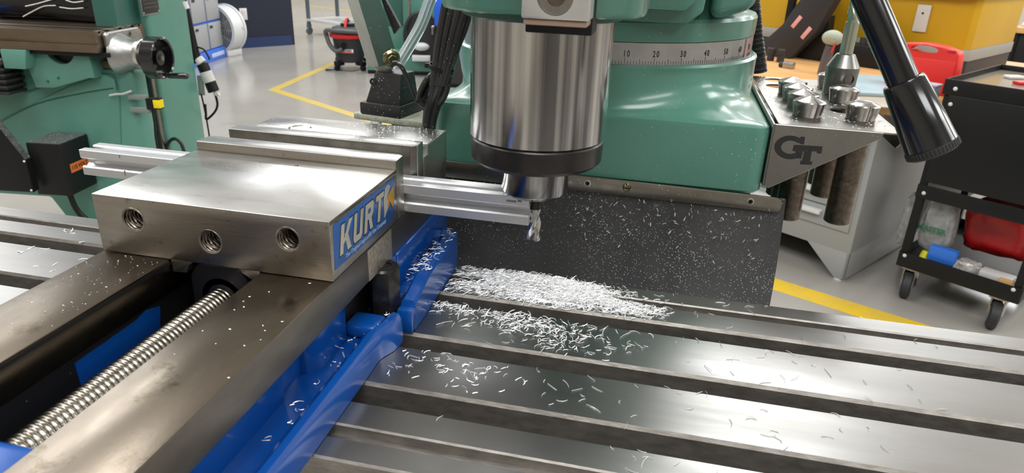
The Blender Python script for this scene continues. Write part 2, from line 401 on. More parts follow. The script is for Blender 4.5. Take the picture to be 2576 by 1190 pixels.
for k in range(4):
    a = k*PI/2+.4; g = G(); s, c = math.sin(a), math.cos(a)
    quadplate(g, [(20, c*40-s*20, Rf+25+s*40+c*20), (-30, c*40+s*60, Rf+25+s*40-c*60), (-60, c*230+s*90, Rf+25+s*230-c*90), (50, c*230-s*70, Rf+25+s*230+c*70)], 4, (1, 0, 0)); part('blade', g, grey_lock, t, local=True)
g = G(); cyl(g, (-90, 0, Rf+25), (50, 0, Rf+25), 60, n=20); part('motor', g, blk2, t, local=True)
g = G(); box(g, -110, 110, -150, -120, 0, 62, 5); box(g, -110, 110, 120, 150, 0, 62, 5); part('stand', g, white_m, t, local=True)

v0 = floorpt(868, 178)
t = vac = thing('shop_vacuum', 'black and red wheeled shop vacuum with a coiled hose in the aisle', 'vacuum cleaner', (v0[0], v0[1]+130, -FL), 14)
g = G(); lathe(g, [(140, 85), (150, 90), (178, 330), (184, 345)], n=36); part('tank', g, blk2, t, local=True)
g = G(); lathe(g, [(190, 340), (205, 352), (208, 385), (180, 402)], n=36); part('rim_band', g, red2, t, local=True)
g = G(); lathe(g, [(196, 395), (200, 420), (170, 452), (120, 462)], n=36); part('lid', g, blk2, t, local=True)
g = G(); box(g, -75, 75, -70, 70, 455, 505, 14); part('motor_head', g, blk_gloss, t, local=True)
g = G(); tube(g, [(-12, -120, 420), (-14, -60, 520), (-10, 40, 530), (-5, 110, 440)], 14, 8); part('carry_handle', g, red2, t, local=True)
g = G(); tube(g, [(195, -60, 400), (90, -205, 425), (-80, -215, 432), (-215, -120, 420), (-232, -60, 360), (-190, -110, 270), (-110, -180, 215), (-40, -190, 240)], 24, 12, 8); part('hose', g, mat('grey_hose', (.09, .09, .092), .5), t, local=True)
g = G(); cyl(g, (-30, -165, 275), (-30, -195, 262), 32); part('inlet_port', g, blk, t, local=True)
g = G(); box(g, -72, 72, -173, -160, 195, 235, 3); lbl = part('badge', g, white_m, t, local=True)
g = G(); text(g, 'RIDGID', 34, axes((0, -174, 218), (1, 0, 0), (0, 0, 1)), .8, bold=1.2); part('badge_lettering', g, txt_k, lbl, local=True)
g = G(); box(g, -72, 72, -175, -172, 193, 203); part('badge_stripe', g, red2, lbl, local=True)
for k in range(4):
    a = PI/4+k*PI/2+.15; c_, s_ = math.cos(a), math.sin(a)
    f = part('foot', box(G(), 110, 215, -32, 32, 55, 105, 8, M=Matrix.Rotation(a, 4, 'Z')), blk, t, local=True)
    g = G(); cyl(g, (c_*198-s_*16, s_*198+c_*16, 30), (c_*198+s_*16, s_*198-c_*16, 30), 30, n=18); part('caster', g, blk, f, local=True)
g = G(); tube(g, [(-150, -170, 14), (-220, -190, 8), (-240, -140, 8), (-120, -150, 8), (20, -190, 8), (90, -150, 8), (160, -160, 30)], 5, 6, 8)
part('power_cord', g, blk, t, local=True)

vac.scale = (.88, .88, .88)
rk = on(755, 90, z=-FL)
t = thing('wheeled_rack', 'grey tube frame rolling rack behind the navy wall corner', 'cart', (rk[0]+30, rk[1]+200, -FL), BLD+14)
gm = mat('grey_blue_tube', '59646e', .4)
for (x, y) in ((0, 0), (0, 500), (1000, 0), (1000, 500)):
    g = G(); box(g, x-18, x+18, y-18, y+18, 130, 1100); lg = part('leg', g, gm, t, local=True)
    g = G(); box(g, x-22, x+22, y-22, y+22, 85, 130); cyl(g, (x-16, y, 45), (x+16, y, 45), 45, n=18); part('caster', g, gm, lg, local=True)
for z in (165, 560, 1060): part('shelf', box(G(), -20, 1020, -20, 520, z, z+32, 3), white_m if z == 165 else gm, t, local=True)

# ================================================================ THIRD MILL in the middle distance
F3 = Fr((-2533.5, 5945.2, -FL), 14)
t = thing('milling_machine', 'distant green milling machine seen between the grey arm and the quill', 'milling machine', (-2533.5, 5945.2, -FL), 14)
g = G(); box(g, 0, 760, 0, 900, 0, 28, 3); part('foot_plate', g, blk, t, local=True)
g = G(); prism(g, [(-0, 28), (780, 28), (780, 120), (690, 215), (60, 215), (0, 150)], 'y', 0, 900, 14); part('base', g, green_clean, t, local=True)
g = G(); box(g, 110, 660, 160, 800, 200, 1350, 18); col3 = part('column', g, green_clean, t, local=True)
g = G(); box(g, 150, 330, 152, 162, 430, 900, 8); part('door_panel', g, green_dk, col3, local=True)
g = G(); box(g, 392, 416, 60, 100, 330, 1250, 3); part('slide_bar', g, steel_strip, t, local=True)
q = F3.on(1063, 78, y=-60)
g = G(); pts = [(q[0]-150, q[2]-220), (q[0]-150, q[2])]+[(q[0]-150*math.cos(a), q[2]+150*math.sin(a)) for a in np.linspace(.2, PI-.2, 10)]+[(q[0]+150, q[2]), (q[0]+150, q[2]-330)]
prism(g, pts, 'y', -60, 158, 20); part('drive_guard', g, blk2, t, local=True)
g = G(); tube(g, [(q[0]-160, -70, q[2]-140), (q[0]-158, -80, q[2]+20), (q[0]-80, -85, q[2]+145), (q[0]+60, -85, q[2]+150), (q[0]+165, -80, q[2]+20), (q[0]+170, -70, q[2]-200)], 16, 8); part('guard_rim', g, blk_rub, t, local=True)
q = F3.on(1089, 78, y=-70); g = G(); cyl(g, (q[0], -90, q[2]-30), (q[0], -90, q[2]+35), 14, n=12); sphere(g, (q[0], -90, q[2]+35), 20); part('lever', g, steel_collet, t, local=True)
q = F3.on(1060, 120, y=-70); g = G(); sphere(g, (q[0], -70, q[2]+10), 70, (1.1, .7, .55)); part('collector_dome', g, white_m, t, local=True)
q = F3.on(1060, 145, y=-70); g = G(); prism(g, rrect(q[0], -60, 85, 60, 20), 'z', q[2]-28, q[2]+24, 5); part('drip_tray', g, white_m, t, local=True)
qa = floorpt(1145, 222)
t = thing('tool_cart', 'black cabinet topped with a blue bin behind the green casting shoulder', 'cabinet', (qa[0]-60, qa[1], -FL), 14)
g = G(); box(g, 0, 420, 0, 420, 30, 520, 8); bd = part('body', g, blk2, t, local=True)
g = G(); box(g, 0, 420, 20, 400, 0, 30); part('plinth', g, blk, t, local=True)
for x in (40, 150): g = G(); sphere(g, (x, -2, 200), 9); part('screw', g, white_m, bd, local=True)
g = G(); box(g, 150, 176, -8, 0, 200, 400, 2); part('pull_handle', g, white_m, bd, local=True)
qb = (qa[0]-60, qa[1], -FL)
t = thing('storage_bin', 'bright blue bin with a clear front window on the black cabinet', 'bin', (qa[0]-180, qa[1]-20, -FL+520), 14)
g = G(); prism(g, [(0, 0), (560, 0), (560, 300), (330, 300), (230, 240), (0, 240)], 'y', 0, 330, 12); part('shell', g, mat('bin_blue', '1559d6', .4), t, local=True)
g = G(); box(g, 300, 420, -6, 2, 60, 230, 5); part('window', g, amber, t, local=True)

# ================================================================ RIGHT: drawer cabinet, worktop and what stands there
CBO = (1029.5, 2391.4, -FL); CB = Fr(CBO, BLD)
def cbw(x, y, z): return tuple(CB.M.T @ np.array([x, y, z], float)+CB.o)
t = thing('drawer_cabinet', 'light grey steel drawer cabinet with white pull bars under the wooden worktop', 'cabinet', CBO, BLD)
g = G(); box(g, -720, 0, 8, 640, 119, 682, 4); part('body', g, grey_cab, t, local=True)
for i in range(6):
    z0 = 203+87*i
    d = part('drawer', box(G(), -694, -24, 0, 12, z0+3, min(z0+84, 680), 2), grey_cab, t, local=True)
    g = G(); box(g, -590, -138, -24, -8, z0+48, z0+66, 4); box(g, -590, -138, -10, 1, z0+58, z0+66); part('handle', g, white_m, d, 'white pull bar', local=True)
for x0, x1, xe in ((-20, -178, 0), (-700, -542, -720)):
    for (ya, yb) in ((8, 20), (628, 640)):
        g = G(); prism(g, [(xe, 8), (xe, 124), (x1, 124), (xe-40 if xe == 0 else xe+40, 8)], 'y', ya, yb, 1); fo = part('foot', g, grey_cab, t, local=True)
    g = G(); xs = (-12, 0) if xe == 0 else (-720, -708); prism(g, [(8, 8), (640, 8), (640, 124), (8, 124)], 'x', xs[0], xs[1], 1); part('side_skirt', g, grey_cab, t, local=True)
    for y in (30, 600): g = G(); cyl(g, (xe-25 if xe == 0 else xe+25, y, 0), (xe-25 if xe == 0 else xe+25, y, 12), 22); part('levelling_foot', g, white_p if y == 30 else blk, t, local=True)
t = thing('drawer_cabinet', 'black steel cabinet under the far left of the wooden worktop', 'cabinet', cbw(-800, 700, -0), BLD)
g = G(); box(g, -290, 800, 0, 880, 60, 681, 4); part('body', g, blk, t, local=True); g = G(); box(g, -270, 760, 30, 840, 0, 60); part('plinth', g, blk, t, local=True)
for k in range(3): part('drawer', box(G(), -280, 780, -10, 0, 90+k*195, 270+k*195, 3), blk, t, local=True)
t = thing('worktop', 'maple worktop lying on the grey drawer cabinet', 'worktop', cbw(0, 0, 682), BLD)
g = G(); box(g, -1096, 158, -22, 1700, 0, 42, 3); part('board', g, wood, t, local=True)

TZ = 724.5
t = thing('partition_box', 'yellow painted half wall with grey band and black base behind the red case', 'partition', cbw(-44, 900, TZ), BLD)
g = G(); prism(g, [(-1050, 0), (-20, 0), (0, 26), (0, 640), (-1050, 640)], 'z', 110, 560, 2); part('panel', g, yellow, t, local=True)
g = G(); prism(g, [(-1050, -4), (-22, -4), (4, 24), (4, 644), (-1050, 644)], 'z', 62, 110, 2); part('band', g, mat('band_grey', '9b9b97', .5), t, local=True)
g = G(); prism(g, [(-1050, 0), (-20, 0), (0, 26), (0, 640), (-1050, 640)], 'z', 0, 62, 2); part('plinth', g, blk2, t, local=True)
g = G(); prism(g, [(-700, -60), (-20, -60), (20, 0), (20, 660), (-700, 660)], 'z', 330, 366, 3, M=Matrix.Translation((0, 0, 0))); 
part('cap', g, blk2, t, local=True)
ol = CB.on(2321, 46, y=900)
t = thing('wall_outlet', 'white outlet plate on the yellow half wall', 'outlet', cbw(ol[0], 899, ol[2]-58), BLD)
part('cover_plate', box(G(), -29, 29, -12, 0, 0, 116, 3), white_p, t, local=True)
g = G(); prism(g, [(-6, 80), (0, 74), (6, 80), (0, 86)], 'y', -13, -12); part('mark', g, txt_k, t, local=True)
# beige wall beyond
g = G(); box(g, -2700, -1105, 902, 1000, 0, CEIL+FL-200, M=Matrix.Translation(Vector(CBO)) @ Matrix.Rotation(math.radians(BLD), 4, 'Z')); struct('wall_beige', g, wall_m)

t = thing('steel_stand', 'black leaning steel stand with two pink stickers on the worktop', 'stand', cbw(-700, 600, TZ), BLD)
def cb2(u, v, y, oy=600, ox=-700): p = CB.on(u, v, y=y); return (p[0]-ox, p[2]-TZ)
pp = [cb2(1893, 170, 660), cb2(1905, 118, 660), cb2(1968, 62, 660), cb2(2012, 0, 660), cb2(2040, -40, 660), cb2(2128, -40, 660), cb2(2100, 0, 660), cb2(2052, 80, 660), cb2(1980, 172, 660)]
for i, p in enumerate(pp):
    if p[1] < 0: pp[i] = (p[0], 0.5)
g = G(); prism(g, pp, 'y', 60, 130, 3); part('slanted_beam', g, blk2, t, local=True)
pp = [cb2(1990, 172, 780), cb2(2000, 60, 780), cb2(2090, -20, 780), cb2(2150, -20, 780), cb2(2150, 172, 780)]
pp = [(p[0], max(p[1], .5)) for p in pp]
pp = [cb2(1975, 172, 740), cb2(1990, 140, 740), cb2(2060, 40, 740), cb2(2090, 40, 740), cb2(2070, 172, 740)]; pp = [(p[0], max(p[1], .5)) for p in pp]
g = G(); prism(g, pp, 'y', 132, 190, 2); part('back_plate', g, blk, t, local=True)
a = cb2(2040, 0, 760); b_ = cb2(2080, 0, 760)
g = G(); box(g, a[0], b_[0], 195, 235, .5, a[1]+60, 2); part('post', g, blk2, t, local=True)
a = cb2(1974, 60, 745); b_ = cb2(1990, 60, 745)
g = G(); box(g, a[0], b_[0], 135, 165, a[1]-20, a[1]+230, 2); part('upright', g, blk, t, local=True)
for (u, v) in ((2004, 55), (2028, 83)):
    p = cb2(u, v, 660); g = G(); box(g, -10, 10, -1.5, 0, -32, 32, 1, M=Matrix.Translation((p[0], 60, p[1])) @ Matrix.Rotation(math.radians(33), 4, 'Y')); part('sticker', g, pink, t, 'pink and white sticker', local=True)
# dark machine behind (fills between frame and yellow wall)
t = thing('parts_box', 'black open parts box standing behind the round ended tool', 'box', cbw(-560, 740, TZ), BLD)
g = G(); box(g, -30, 330, 0, 110, 0, 95, 5); part('shell', g, blk, t, local=True)
for x in (120, 190, 255): g = G(); cyl(g, (x, 30, 95), (x, 30, 128), 17, n=14); part('plug', g, blk2 if x != 190 else mat('rosy_steel', (.3, .2, .2), .3, .7), t, local=True)
for (u, v, n_) in ((1937, 152, 'leftmost'), (1962, 156, 'rightmost')):
    p = CB.on(u, v, z=TZ); t = thing('impact_socket', f'{n_} of the two black sockets beside the corrugated hose', 'socket', cbw(p[0], p[1], TZ), BLD, 'black sockets on the worktop')
    g = G(); lathe(g, [(15, 0), (17, 3), (17, 30), (20, 34), (20, 56), (17, 58)], n=20); part('body', g, blk2, t, local=True)
    g = G(); lathe(g, [(17.5, 56), (18, 60), (12, 60), (12, 57)], n=20, closed=True); part('rim', g, steel_dark, t, local=True)
p = CB.on(1984, 172, z=TZ)
t = thing('clamp_block', 'small silver clamp block on the worktop below the black frame', 'clamp', cbw(p[0], p[1], TZ), BLD)
g = G(); box(g, -26, 22, -14, 14, 0, 27, 3); part('body', g, alu_cast, t, local=True); g = G(); cyl(g, (-45, 0, 12), (-26, 0, 12), 12, n=14); part('knob', g, blk2, t, local=True)
p = CB.on(2070, 186, z=TZ)
t = thing('mallet', 'dusty ball headed tool standing upright on the worktop', 'tool', cbw(p[0], p[1], TZ), BLD)
g = G(); tube(g, [(0, 0, 0), (2, 0, 60), (8, 0, 120)], lambda s: 24-5*s, 14, 6); part('handle', g, mat('smoky_handle', (.10, .085, .085), .35), t, local=True)
g = G(); sphere(g, (10, 0, 152), 40, (1.1, .9, .8)); part('head', g, felt, t, local=True)
g = G(); tube(g, [(38, -12, 142), (32, -20, 120), (26, -22, 96)], 4, 6); part('strap', g, red2, t, local=True)
def slab(name, pix, z, h, m, label, cat):
    P = [CB.on(u, v, z=z) for u, v in pix]; P = [cbw(*p) for p in P]; g = G(); quadplate(g, P, h, (0, 0, 1)); bev(g, min(h*.3, 3)); return solo(name, g, m, label, cat, sharp=25)
slab('foam_tray', [(2118, 240), (2112, 192), (2222, 199), (2234, 245)], TZ, 14, paleblue, 'flat pale blue tray on the worktop behind the collets', 'tray')
slab('plastic_sheet', [(2130, 262), (2126, 244), (2264, 249), (2268, 276)], TZ, 4, mat('grey_beige_sheet', 'a8a297', .4), 'thin grey sheet lying in front of the pale blue tray', 'sheet')
q = CB.on(2330, 240, y=300); rc = cbw(0, 300, TZ)
t = thing('tool_case', 'bright red plastic tool case standing on edge on the worktop', 'case', rc, BLD)
pz = [(-135, 0), (105, 0), (112, 18), (100, 150), (92, 163), (40, 176), (-20, 181), (-90, 174), (-128, 165), (-140, 150)]
g = G(); prism(g, pz, 'y', 0, 62, 6, 3); sh = part('shell', g, red, t, local=True)
g = G(); prism(g, [(-52+52*math.cos(a)*.95+30, 158+15*math.sin(a)) for a in np.linspace(0, 2*PI, 17)[:-1]], 'y', -10, 80); 
g.transform(Matrix.Translation(Vector(rc)) @ Matrix.Rotation(math.radians(BLD), 4, 'Z') ) ; cut(sh, g)
g = G(); box(g, -126, 98, -3, 1, 8, 128, 3); part('front_panel', g, red, t, local=True)
for x in (-95, 72): g = G(); box(g, x-14, x+14, -4, 6, 158, 168, 2); part('latch', g, red2, t, local=True)
p = CB.on(2340, 256, z=TZ)
t = thing('plastic_box', 'small grey plastic box in front of the red case', 'box', cbw(62, 150, TZ), BLD)
g = G(); prism(g, [(-62, 0), (36, 0), (36, 52), (-62, 52)], 'y', 0, 60, 4); part('body', g, greybox, t, local=True); g = G(); box(g, -64, 38, -2, 62, 50, 58, 3); part('lid', g, mat('lilac_grey_lid', 'a3a0ad', .5), t, local=True)

# far right bench with paper, and black storage beneath
p = CB.on(2544, 68, z=722); fo = cbw(p[0], p[1], 0)
t = thing('workbench', 'wooden topped black bench at the far upper right', 'workbench', fo, BLD)
part('benchtop', box(G(), 0, 1600, 0, 800, 682, 724, 3), wood, t, local=True)
part('drawer_unit', box(G(), 40, 800, 30, 760, 150, 681, 5), blk, t, local=True)
for x in (20, 1560):
    for y in (20, 760): part('leg', box(G(), x, x+40, y, y+20, 0, 682), blk, t, local=True)
t = thing('paper_bag', 'crumpled white paper on the far right bench', 'paper', cbw(p[0]+60, p[1]+160, 725), BLD)
g = G(); prism(g, [(-40, 0), (260, 0), (240, 40), (150, 95), (60, 70), (-30, 30)], 'y', 0, 180, 8); part('sheet', g, mat('white_paper', 'e8e2da', .7), t, local=True)

# ================================================================ BLACK SERVICE CART
CTO = (1247.2, 2323.2, -FL); CT = Fr(CTO, BLD)
t = thing('service_cart', 'black steel service cart with drawer box, open lower shelf and casters', 'cart', CTO, BLD)
X0, X1, Y0, Y1 = -58, 336, -20, 560
for x in (X0, X1-26):
    for y in (Y0, Y1-26):
        g = G(); box(g, x, x+26, y, y+26, 128, 800, 1.5); part('corner_post', g, blk, t, local=True)
for z0, z1 in ((126, 184),):
    part('bottom_rail', box(G(), X0-2, X1+2, Y0-5, Y0, z0, z1, 1.5), blk, t, local=True)
    part('bottom_rail', box(G(), X0-2, X1+2, Y1, Y1+5, z0, z1, 1.5), blk, t, local=True)
    part('bottom_rail', box(G(), X0-4, X0, Y0, Y1, z0, z1, 1.5), blk, t, local=True)
    part('bottom_rail', box(G(), X1, X1+4, Y0, Y1, z0, z1, 1.5), blk, t, local=True)
part('lower_shelf', box(G(), X0+1, X1-1, Y0, Y1, 140, 146), blk, t, local=True)
part('top_rail', box(G(), X0-2, X1+2, Y0-5, Y0, 400, 450, 1.5), blk, t, local=True)
part('top_rail', box(G(), X0-2, X1+2, Y1, Y1+5, 400, 450, 1.5), blk, t, local=True)
part('drawer_box', box(G(), X0+18, X1+60, Y0-14, Y1-10, 464, 776, 4), blk, t, local=True)
part('top_tray', box(G(), X0, X1+60, Y0-4, Y1, 800, 806), mat('tray_top_reflected_beige', '8c8272', .16, .3), t, local=True)  # beige tone paints the yellow wall's reflection into the glossy top
for a in ((X0-6, X1+66, Y0-10, Y0-4), (X0-6, X1+66, Y1, Y1+6), (X0-6, X0, Y0-4, Y1), (X1+60, X1+66, Y0-4, Y1)): part('tray_edge', box(G(), *a, 774, 826, 1.5), blk, t, local=True)
for (x, y, z) in ((-34, -25, 421), (-39, -25, 172), (313, -25, 173), (-27, -33, 745), (-26, -31, 797)):
    g = G(); sphere(g, (x, y, z), 7, (1, .6, 1)); part('bolt', g, white_m, t, local=True)
for (x, y) in ((0, 10), (292, 10), (0, 530), (292, 530)):
    g = G(); lathe(g, [(44, -17), (53, -12), (54, 0), (53, 12), (44, 17)], (x-12, y-8, 54), (1, .25, 0), 24); w = part('caster_wheel', g, blk_rub, t, local=True)
    g = G(); lathe(g, [(30, -19), (30, 19)], (x-12, y-8, 54), (1, .25, 0), 20); part('hub', g, greybox, w, local=True)
    g = G(); box(g, x-34, x-28, y-20, y+16, 50, 122, 2); box(g, x+6, x+12, y-20, y+16, 50, 122, 2); box(g, x-40, x+20, y-30, y+30, 118, 127, 2); part('fork', g, steel_collet, w, local=True)
def cw(x, y, z): return tuple(CT.M.T @ np.array([x, y, z], float)+CT.o)
def crumple(name, x0, x1, y0, y1, z0, z1, m, label, cat, amp=12, seed=0, M=None):
    g = bmesh.new(); bmesh.ops.create_icosphere(g, subdivisions=4, radius=1)
    for v in g.verts:
        n_ = v.co.copy(); s_ = lambda q: math.copysign(abs(q)**.55, q)
        d = noise.noise(n_*2.2+Vector((seed, 0, 0)))*amp+noise.noise(n_*6+Vector((0, seed, 0)))*amp*.5
        v.co = Vector(((x0+x1)/2+s_(n_.x)*(x1-x0)/2, (y0+y1)/2+s_(n_.y)*(y1-y0)/2, (z0+z1)/2+s_(n_.z)*(z1-z0)/2))+n_*d
        v.co.z = max(v.co.z, z0)
    g.transform(Matrix.Translation(Vector(CTO)) @ Matrix.Rotation(math.radians(BLD), 4, 'Z')); return solo(name, g, m, label, cat, sharp=60)
crumple('plastic_bag', 70, 314, 112, 330, 205, 404, redbag, 'crumpled red plastic bag on the lower shelf of the black cart', 'bag', 16, 1)
cb_ = crumple('plastic_bag', -36, 74, 26, 104, 190, 392, clearbag, 'clear plastic bag with green lettering on the lower shelf of the black cart', 'bag', 8, 5)
g = G(); text(g, 'MASTER', 27, axes((12, 14, 284), (1, 0, .0), (0, 0, 1)), .8, bold=1)
g.transform(Matrix.Translation(Vector(CTO)) @ Matrix.Rotation(math.radians(BLD), 4, 'Z')); g.transform(Matrix.Translation(-Vector(tuple(cb_.location*1000)))); 
part('lettering', g, txt_g, cb_, 'green lettering', local=True)
crumple('plastic_bag', -110, -64, 40, 130, 175, 380, clearbag, 'clear plastic bag hanging out beside the black cart post', 'bag', 8, 9)
g = G(); box(g, -20, 20, -14, 14, 0, 40, 8, M=Matrix.Translation(cw(14, 22, 156)) @ Matrix.Rotation(.5, 4, 'Z') @ Matrix.Rotation(.3, 4, 'Y')); solo('yellow_pouch', g, mat('lime_yellow', 'd9d51c', .4), 'small yellow pouch on the lower shelf of the black cart', 'pouch')
g = G(); box(g, 62-36, 62+56, -2, 34, 176, 232, 6, M=Matrix.Translation(Vector(CTO)) @ Matrix.Rotation(math.radians(BLD), 4, 'Z')); solo('carton', g, mat('bright_blue_carton', '2f6fd0', .4), 'small bright blue carton on the lower shelf of the black cart', 'box')
g = G(); box(g, 0, 110, -4, 44, 147, 175, 4, M=Matrix.Translation(Vector(CTO)) @ Matrix.Rotation(math.radians(BLD), 4, 'Z')); solo('foil_packet', g, mat('foil_packet', (.7, .72, .8), .2, .8, bump=.7, bscale=40), 'shiny foil packet under the blue carton', 'packet')
crumple('foil_bag', 112, 196, -4, 56, 147, 208, mat('crinkled_clear_film', (.7, .68, .66), .2, .2, (.25, .22, .2), 60, bump=1, bscale=50), 'crinkled clear film bag at the front of the cart shelf', 'bag', 8, 3)
g = G(); box(g, 200, 300, -2, 50, 147, 168, 3, M=Matrix.Translation(Vector(CTO)) @ Matrix.Rotation(math.radians(BLD), 4, 'Z')); box(g, 196, 300, 0, 56, 168, 196, 6, M=Matrix.Translation(Vector(CTO)) @ Matrix.Rotation(math.radians(BLD), 4, 'Z')); solo('paper_packet', g, mat('packet_white', 'c9c6c4', .5), 'white packet at the right of the cart shelf', 'packet')
g = G(); box(g, 262, 306, -12, -3, 147, 196, 2, M=Matrix.Translation(Vector(CTO)) @ Matrix.Rotation(math.radians(BLD), 4, 'Z')); solo('card', g, tan, 'tan card at the right of the cart shelf', 'card')
for (u, v, w_, m_, lb) in ((2550, 197, 60, white_p, 'white packet on the black cart top'), (2568, 212, 40, red2, 'red packet on the black cart top')):
    p = CT.on(u, v, z=806.5); g = G(); box(g, -w_/2, w_/2, -18, 18, 0, 10, 3, M=Matrix.Translation(cw(p[0], p[1], 806.5)) @ Matrix.Rotation(.3, 4, 'Z')); solo('packet', g, m_, lb, 'packet')
# ================================================================ SECOND MILL at the left
O2 = (-1385.6, 1466.7, -30.0); F2 = Fr(O2, 7.5)
M2M = Matrix.Translation(Vector(O2)) @ Matrix.Rotation(math.radians(7.5), 4, 'Z')
def w2(x, y, z): return tuple(M2M @ Vector((x, y, z)))
FZ = -FL+30
t2 = thing('milling_machine', 'green milling machine on the left with a black handwheel on its table end', 'milling machine', (w2(-250, 400, 0)[0], w2(-250, 400, 0)[1], -FL), 7.5)
def p2(name, g, m, parent=None, label=None, kind=None): g.transform(M2M); return part(name, g, m, parent or t2, label, kind)
tops = [(0, 17), (27, 48), (67, 112), (129, 176), (193, 216), (225, 243)]
prof = [(0, -27), (6, -27), (6, -37), (0, -37), (0, -60), (243, -60), (243, 0)]
pr_ = [(0, -60), (0, -37), (7, -37), (7, -28), (0, -28), (0, 0)]
for i, (a, b) in enumerate(tops):
    pr_.append((b, 0))
    if i < 5:
        d = 6 if i in (0, 4) else 18
        pr_ += [(b, -d), (tops[i+1][0], -d), (tops[i+1][0], 0)]
pr_ += [(243, -60)]
brown = mat('brown_oily_steel', (.27, .22, .17), .35, 1, (.2, .15, .11), 25, (.3, 1, 1), .1, 400, .05)
g = G(); prism(g, pr_, 'x', -1000, 0); tb2 = p2('table', g, brown)
g = G()
for y0, y1 in ((21, 55), (62, 108), (116, 162), (170, 200)): box(g, -16, -2, y0-4, y1-14, .05, 1.2, .4)
p2('end_rail_mark', g, steel_jaw, tb2)
pl = [(28, -10), (40, -4), (190, -4), (204, -16), (210, -46), (160, -66), (70, -66), (30, -52)]
g = G(); prism(g, pl, 'x', 0, 16, 5, 3); brk = p2('end_bracket', g, alu_cast)
for (y, z) in ((70, -20), (140, -20), (190, -46), (44, -46)):
    g = G(); lathe(g, [(4.5, 0), (9, 0), (9, 2), (4.5, 2)], (15.5, y, z), (1, 0, 0), 16, closed=True); sk = p2('bolt', g, steel_collet, brk)
    g = G(); cyl(g, (15, y, z), (17, y, z), 5, n=12); p2('bolt_socket', g, blk, brk)
hy, hz = 92, -70
g = G(); lathe(g, [(62, 10), (58, 24), (48, 40), (43, 60), (42, 78)], (0, hy-8, hz-2), (1, -.02, -.02), 28); p2('bearing_housing', g, alu_cast, brk)
g = G(); lathe(g, [(45, 0), (46, 2), (46, 12), (44, 14)], (76, hy-8, hz-2), (1, 0, 0), 32); p2('dial', g, steel_jaw)
g = G(); lathe(g, [(38, 0), (38, 14), (24, 18)], (90, hy-8, hz-2), (1, 0, 0), 28); p2('dial_collar', g, steel_dark)
wy, wz = hy-4, hz-10
g = G(); lathe(g, [(24, 0), (46, 2), (60, -6), (63, -4), (63, 34), (59, 36), (55, 33), (52, 8), (22, 9), (22, 26), (10, 27)], (110, wy, wz), (1, 0, 0), 44); wh = p2('handwheel', g, blk_gloss)
g = G(); cyl(g, (136, wy, wz), (143, wy, wz), 9, n=6); p2('hub_nut', g, steel_collet, wh)
g = G(); lathe(g, [(6, 0), (8, 4), (9, 30), (10, 60), (7, 66)], (140, wy-2+16, wz-56), (1, .12, .02), 18); p2('crank_grip', g, blk_gloss, wh)
# saddle
g = G(); prism(g, [(-306, -61), (-224, -61), (-238, -118), (-262, -118), (-306, -118)], 'y', -4, 240, 3); sad = p2('saddle_wing', g, green_clean)
g = G(); prism(g, [(-262, -116), (-238, -116), (-224, -61), (-56, -66), (-52, -142), (-70, -142), (-190, -178), (-250, -180)], 'y', 34, 240, 3)
sd = p2('saddle', g, green_clean)
g = G(); box(g, -400, -60, 76, 240, -200, -74); p2('saddle_core', g, green_clean, sd)
g = G(); cyl(g, (-146, 20, -58), (-146, 60, -58), 46, n=32); cut(sd, (g.transform(M2M), g)[1])
g = G(); cyl(g, (-146, 56, -60), (-146, 70, -60), 46, n=32); p2('screw_recess', g, blk)
for x, z in ((-205, -158), (-168, -146)): g = G(); cyl(g, (x, 30, z), (x, 36, z), 3.2, n=10); p2('screw', g, green_dk, sd)
g = G(); box(g, -420, 20, 14, 230, -74, -61, 1); p2('table_gib', g, blk)
g = G(); box(g, -52, 40, 80, 260, -118, -96, 1); p2('way_strip', g, mat('bronze_way', (.2, .15, .09), .5, .5))
# bellows
bl_ = thing('bellows', 'black pleated rubber way cover at the left end of the green saddle', 'bellows', w2(-360, 60, -170), 7.5)
g = G(); n_ = 11
for i in range(n_):
    z = -100-i*9; d = 0 if i % 2 else 10
    box(g, -470, -318+d, 2-d, 70, z-8, z, 2, M=M2M)
part('pleat', g, blk_rub, bl_, kind='stuff')
g = G(); box(g, -470, -310, 0, 66, -98, -88, 1, M=M2M); part('top_strip', g, steel_strip, bl_)
# knee
kn = [(-520, -1), (60, -1)]
KP = [F2.on(*q, y=70) for q in ((0, 225), (212, 188), (290, 165), (330, 172), (345, 300), (352, 372), (60, 500), (0, 500))]
kx1 = KP[3][0]-4
g = G(); prism(g, [(-620, -178), (-250, -178), (-60, -122), (kx1-20, -112), (kx1, -128), (kx1, -820), (-180, -820), (-330, -560), (-620, -560)], 'y', 78, 150, 12, 3); kn = p2('knee', g, green_clean)
def cb3(pix, y): return [(lambda p: (p[0], p[2]))(F2.on(*q, y=y)) for q in pix]
g = G(); prism(g, cb3([(0, 322), (0, 300), (180, 212), (262, 186), (288, 198), (300, 232), (305, 400), (230, 420), (0, 420)], 74), 'y', 72, 82, 5, 3); p2('cover_panel', g, green_clean, kn)
lns = [cb3([(-10, 312), (90, 262), (200, 236), (285, 222)], 71), cb3([(60, 232), (140, 210), (230, 190), (270, 184), (288, 196), (294, 228)], 71)]
for L_ in lns: g = G(); tube(g, [(a, 72, b) for a, b in L_], 2.2, 6, 4); p2('casting_rib', g, green_dk, kn)
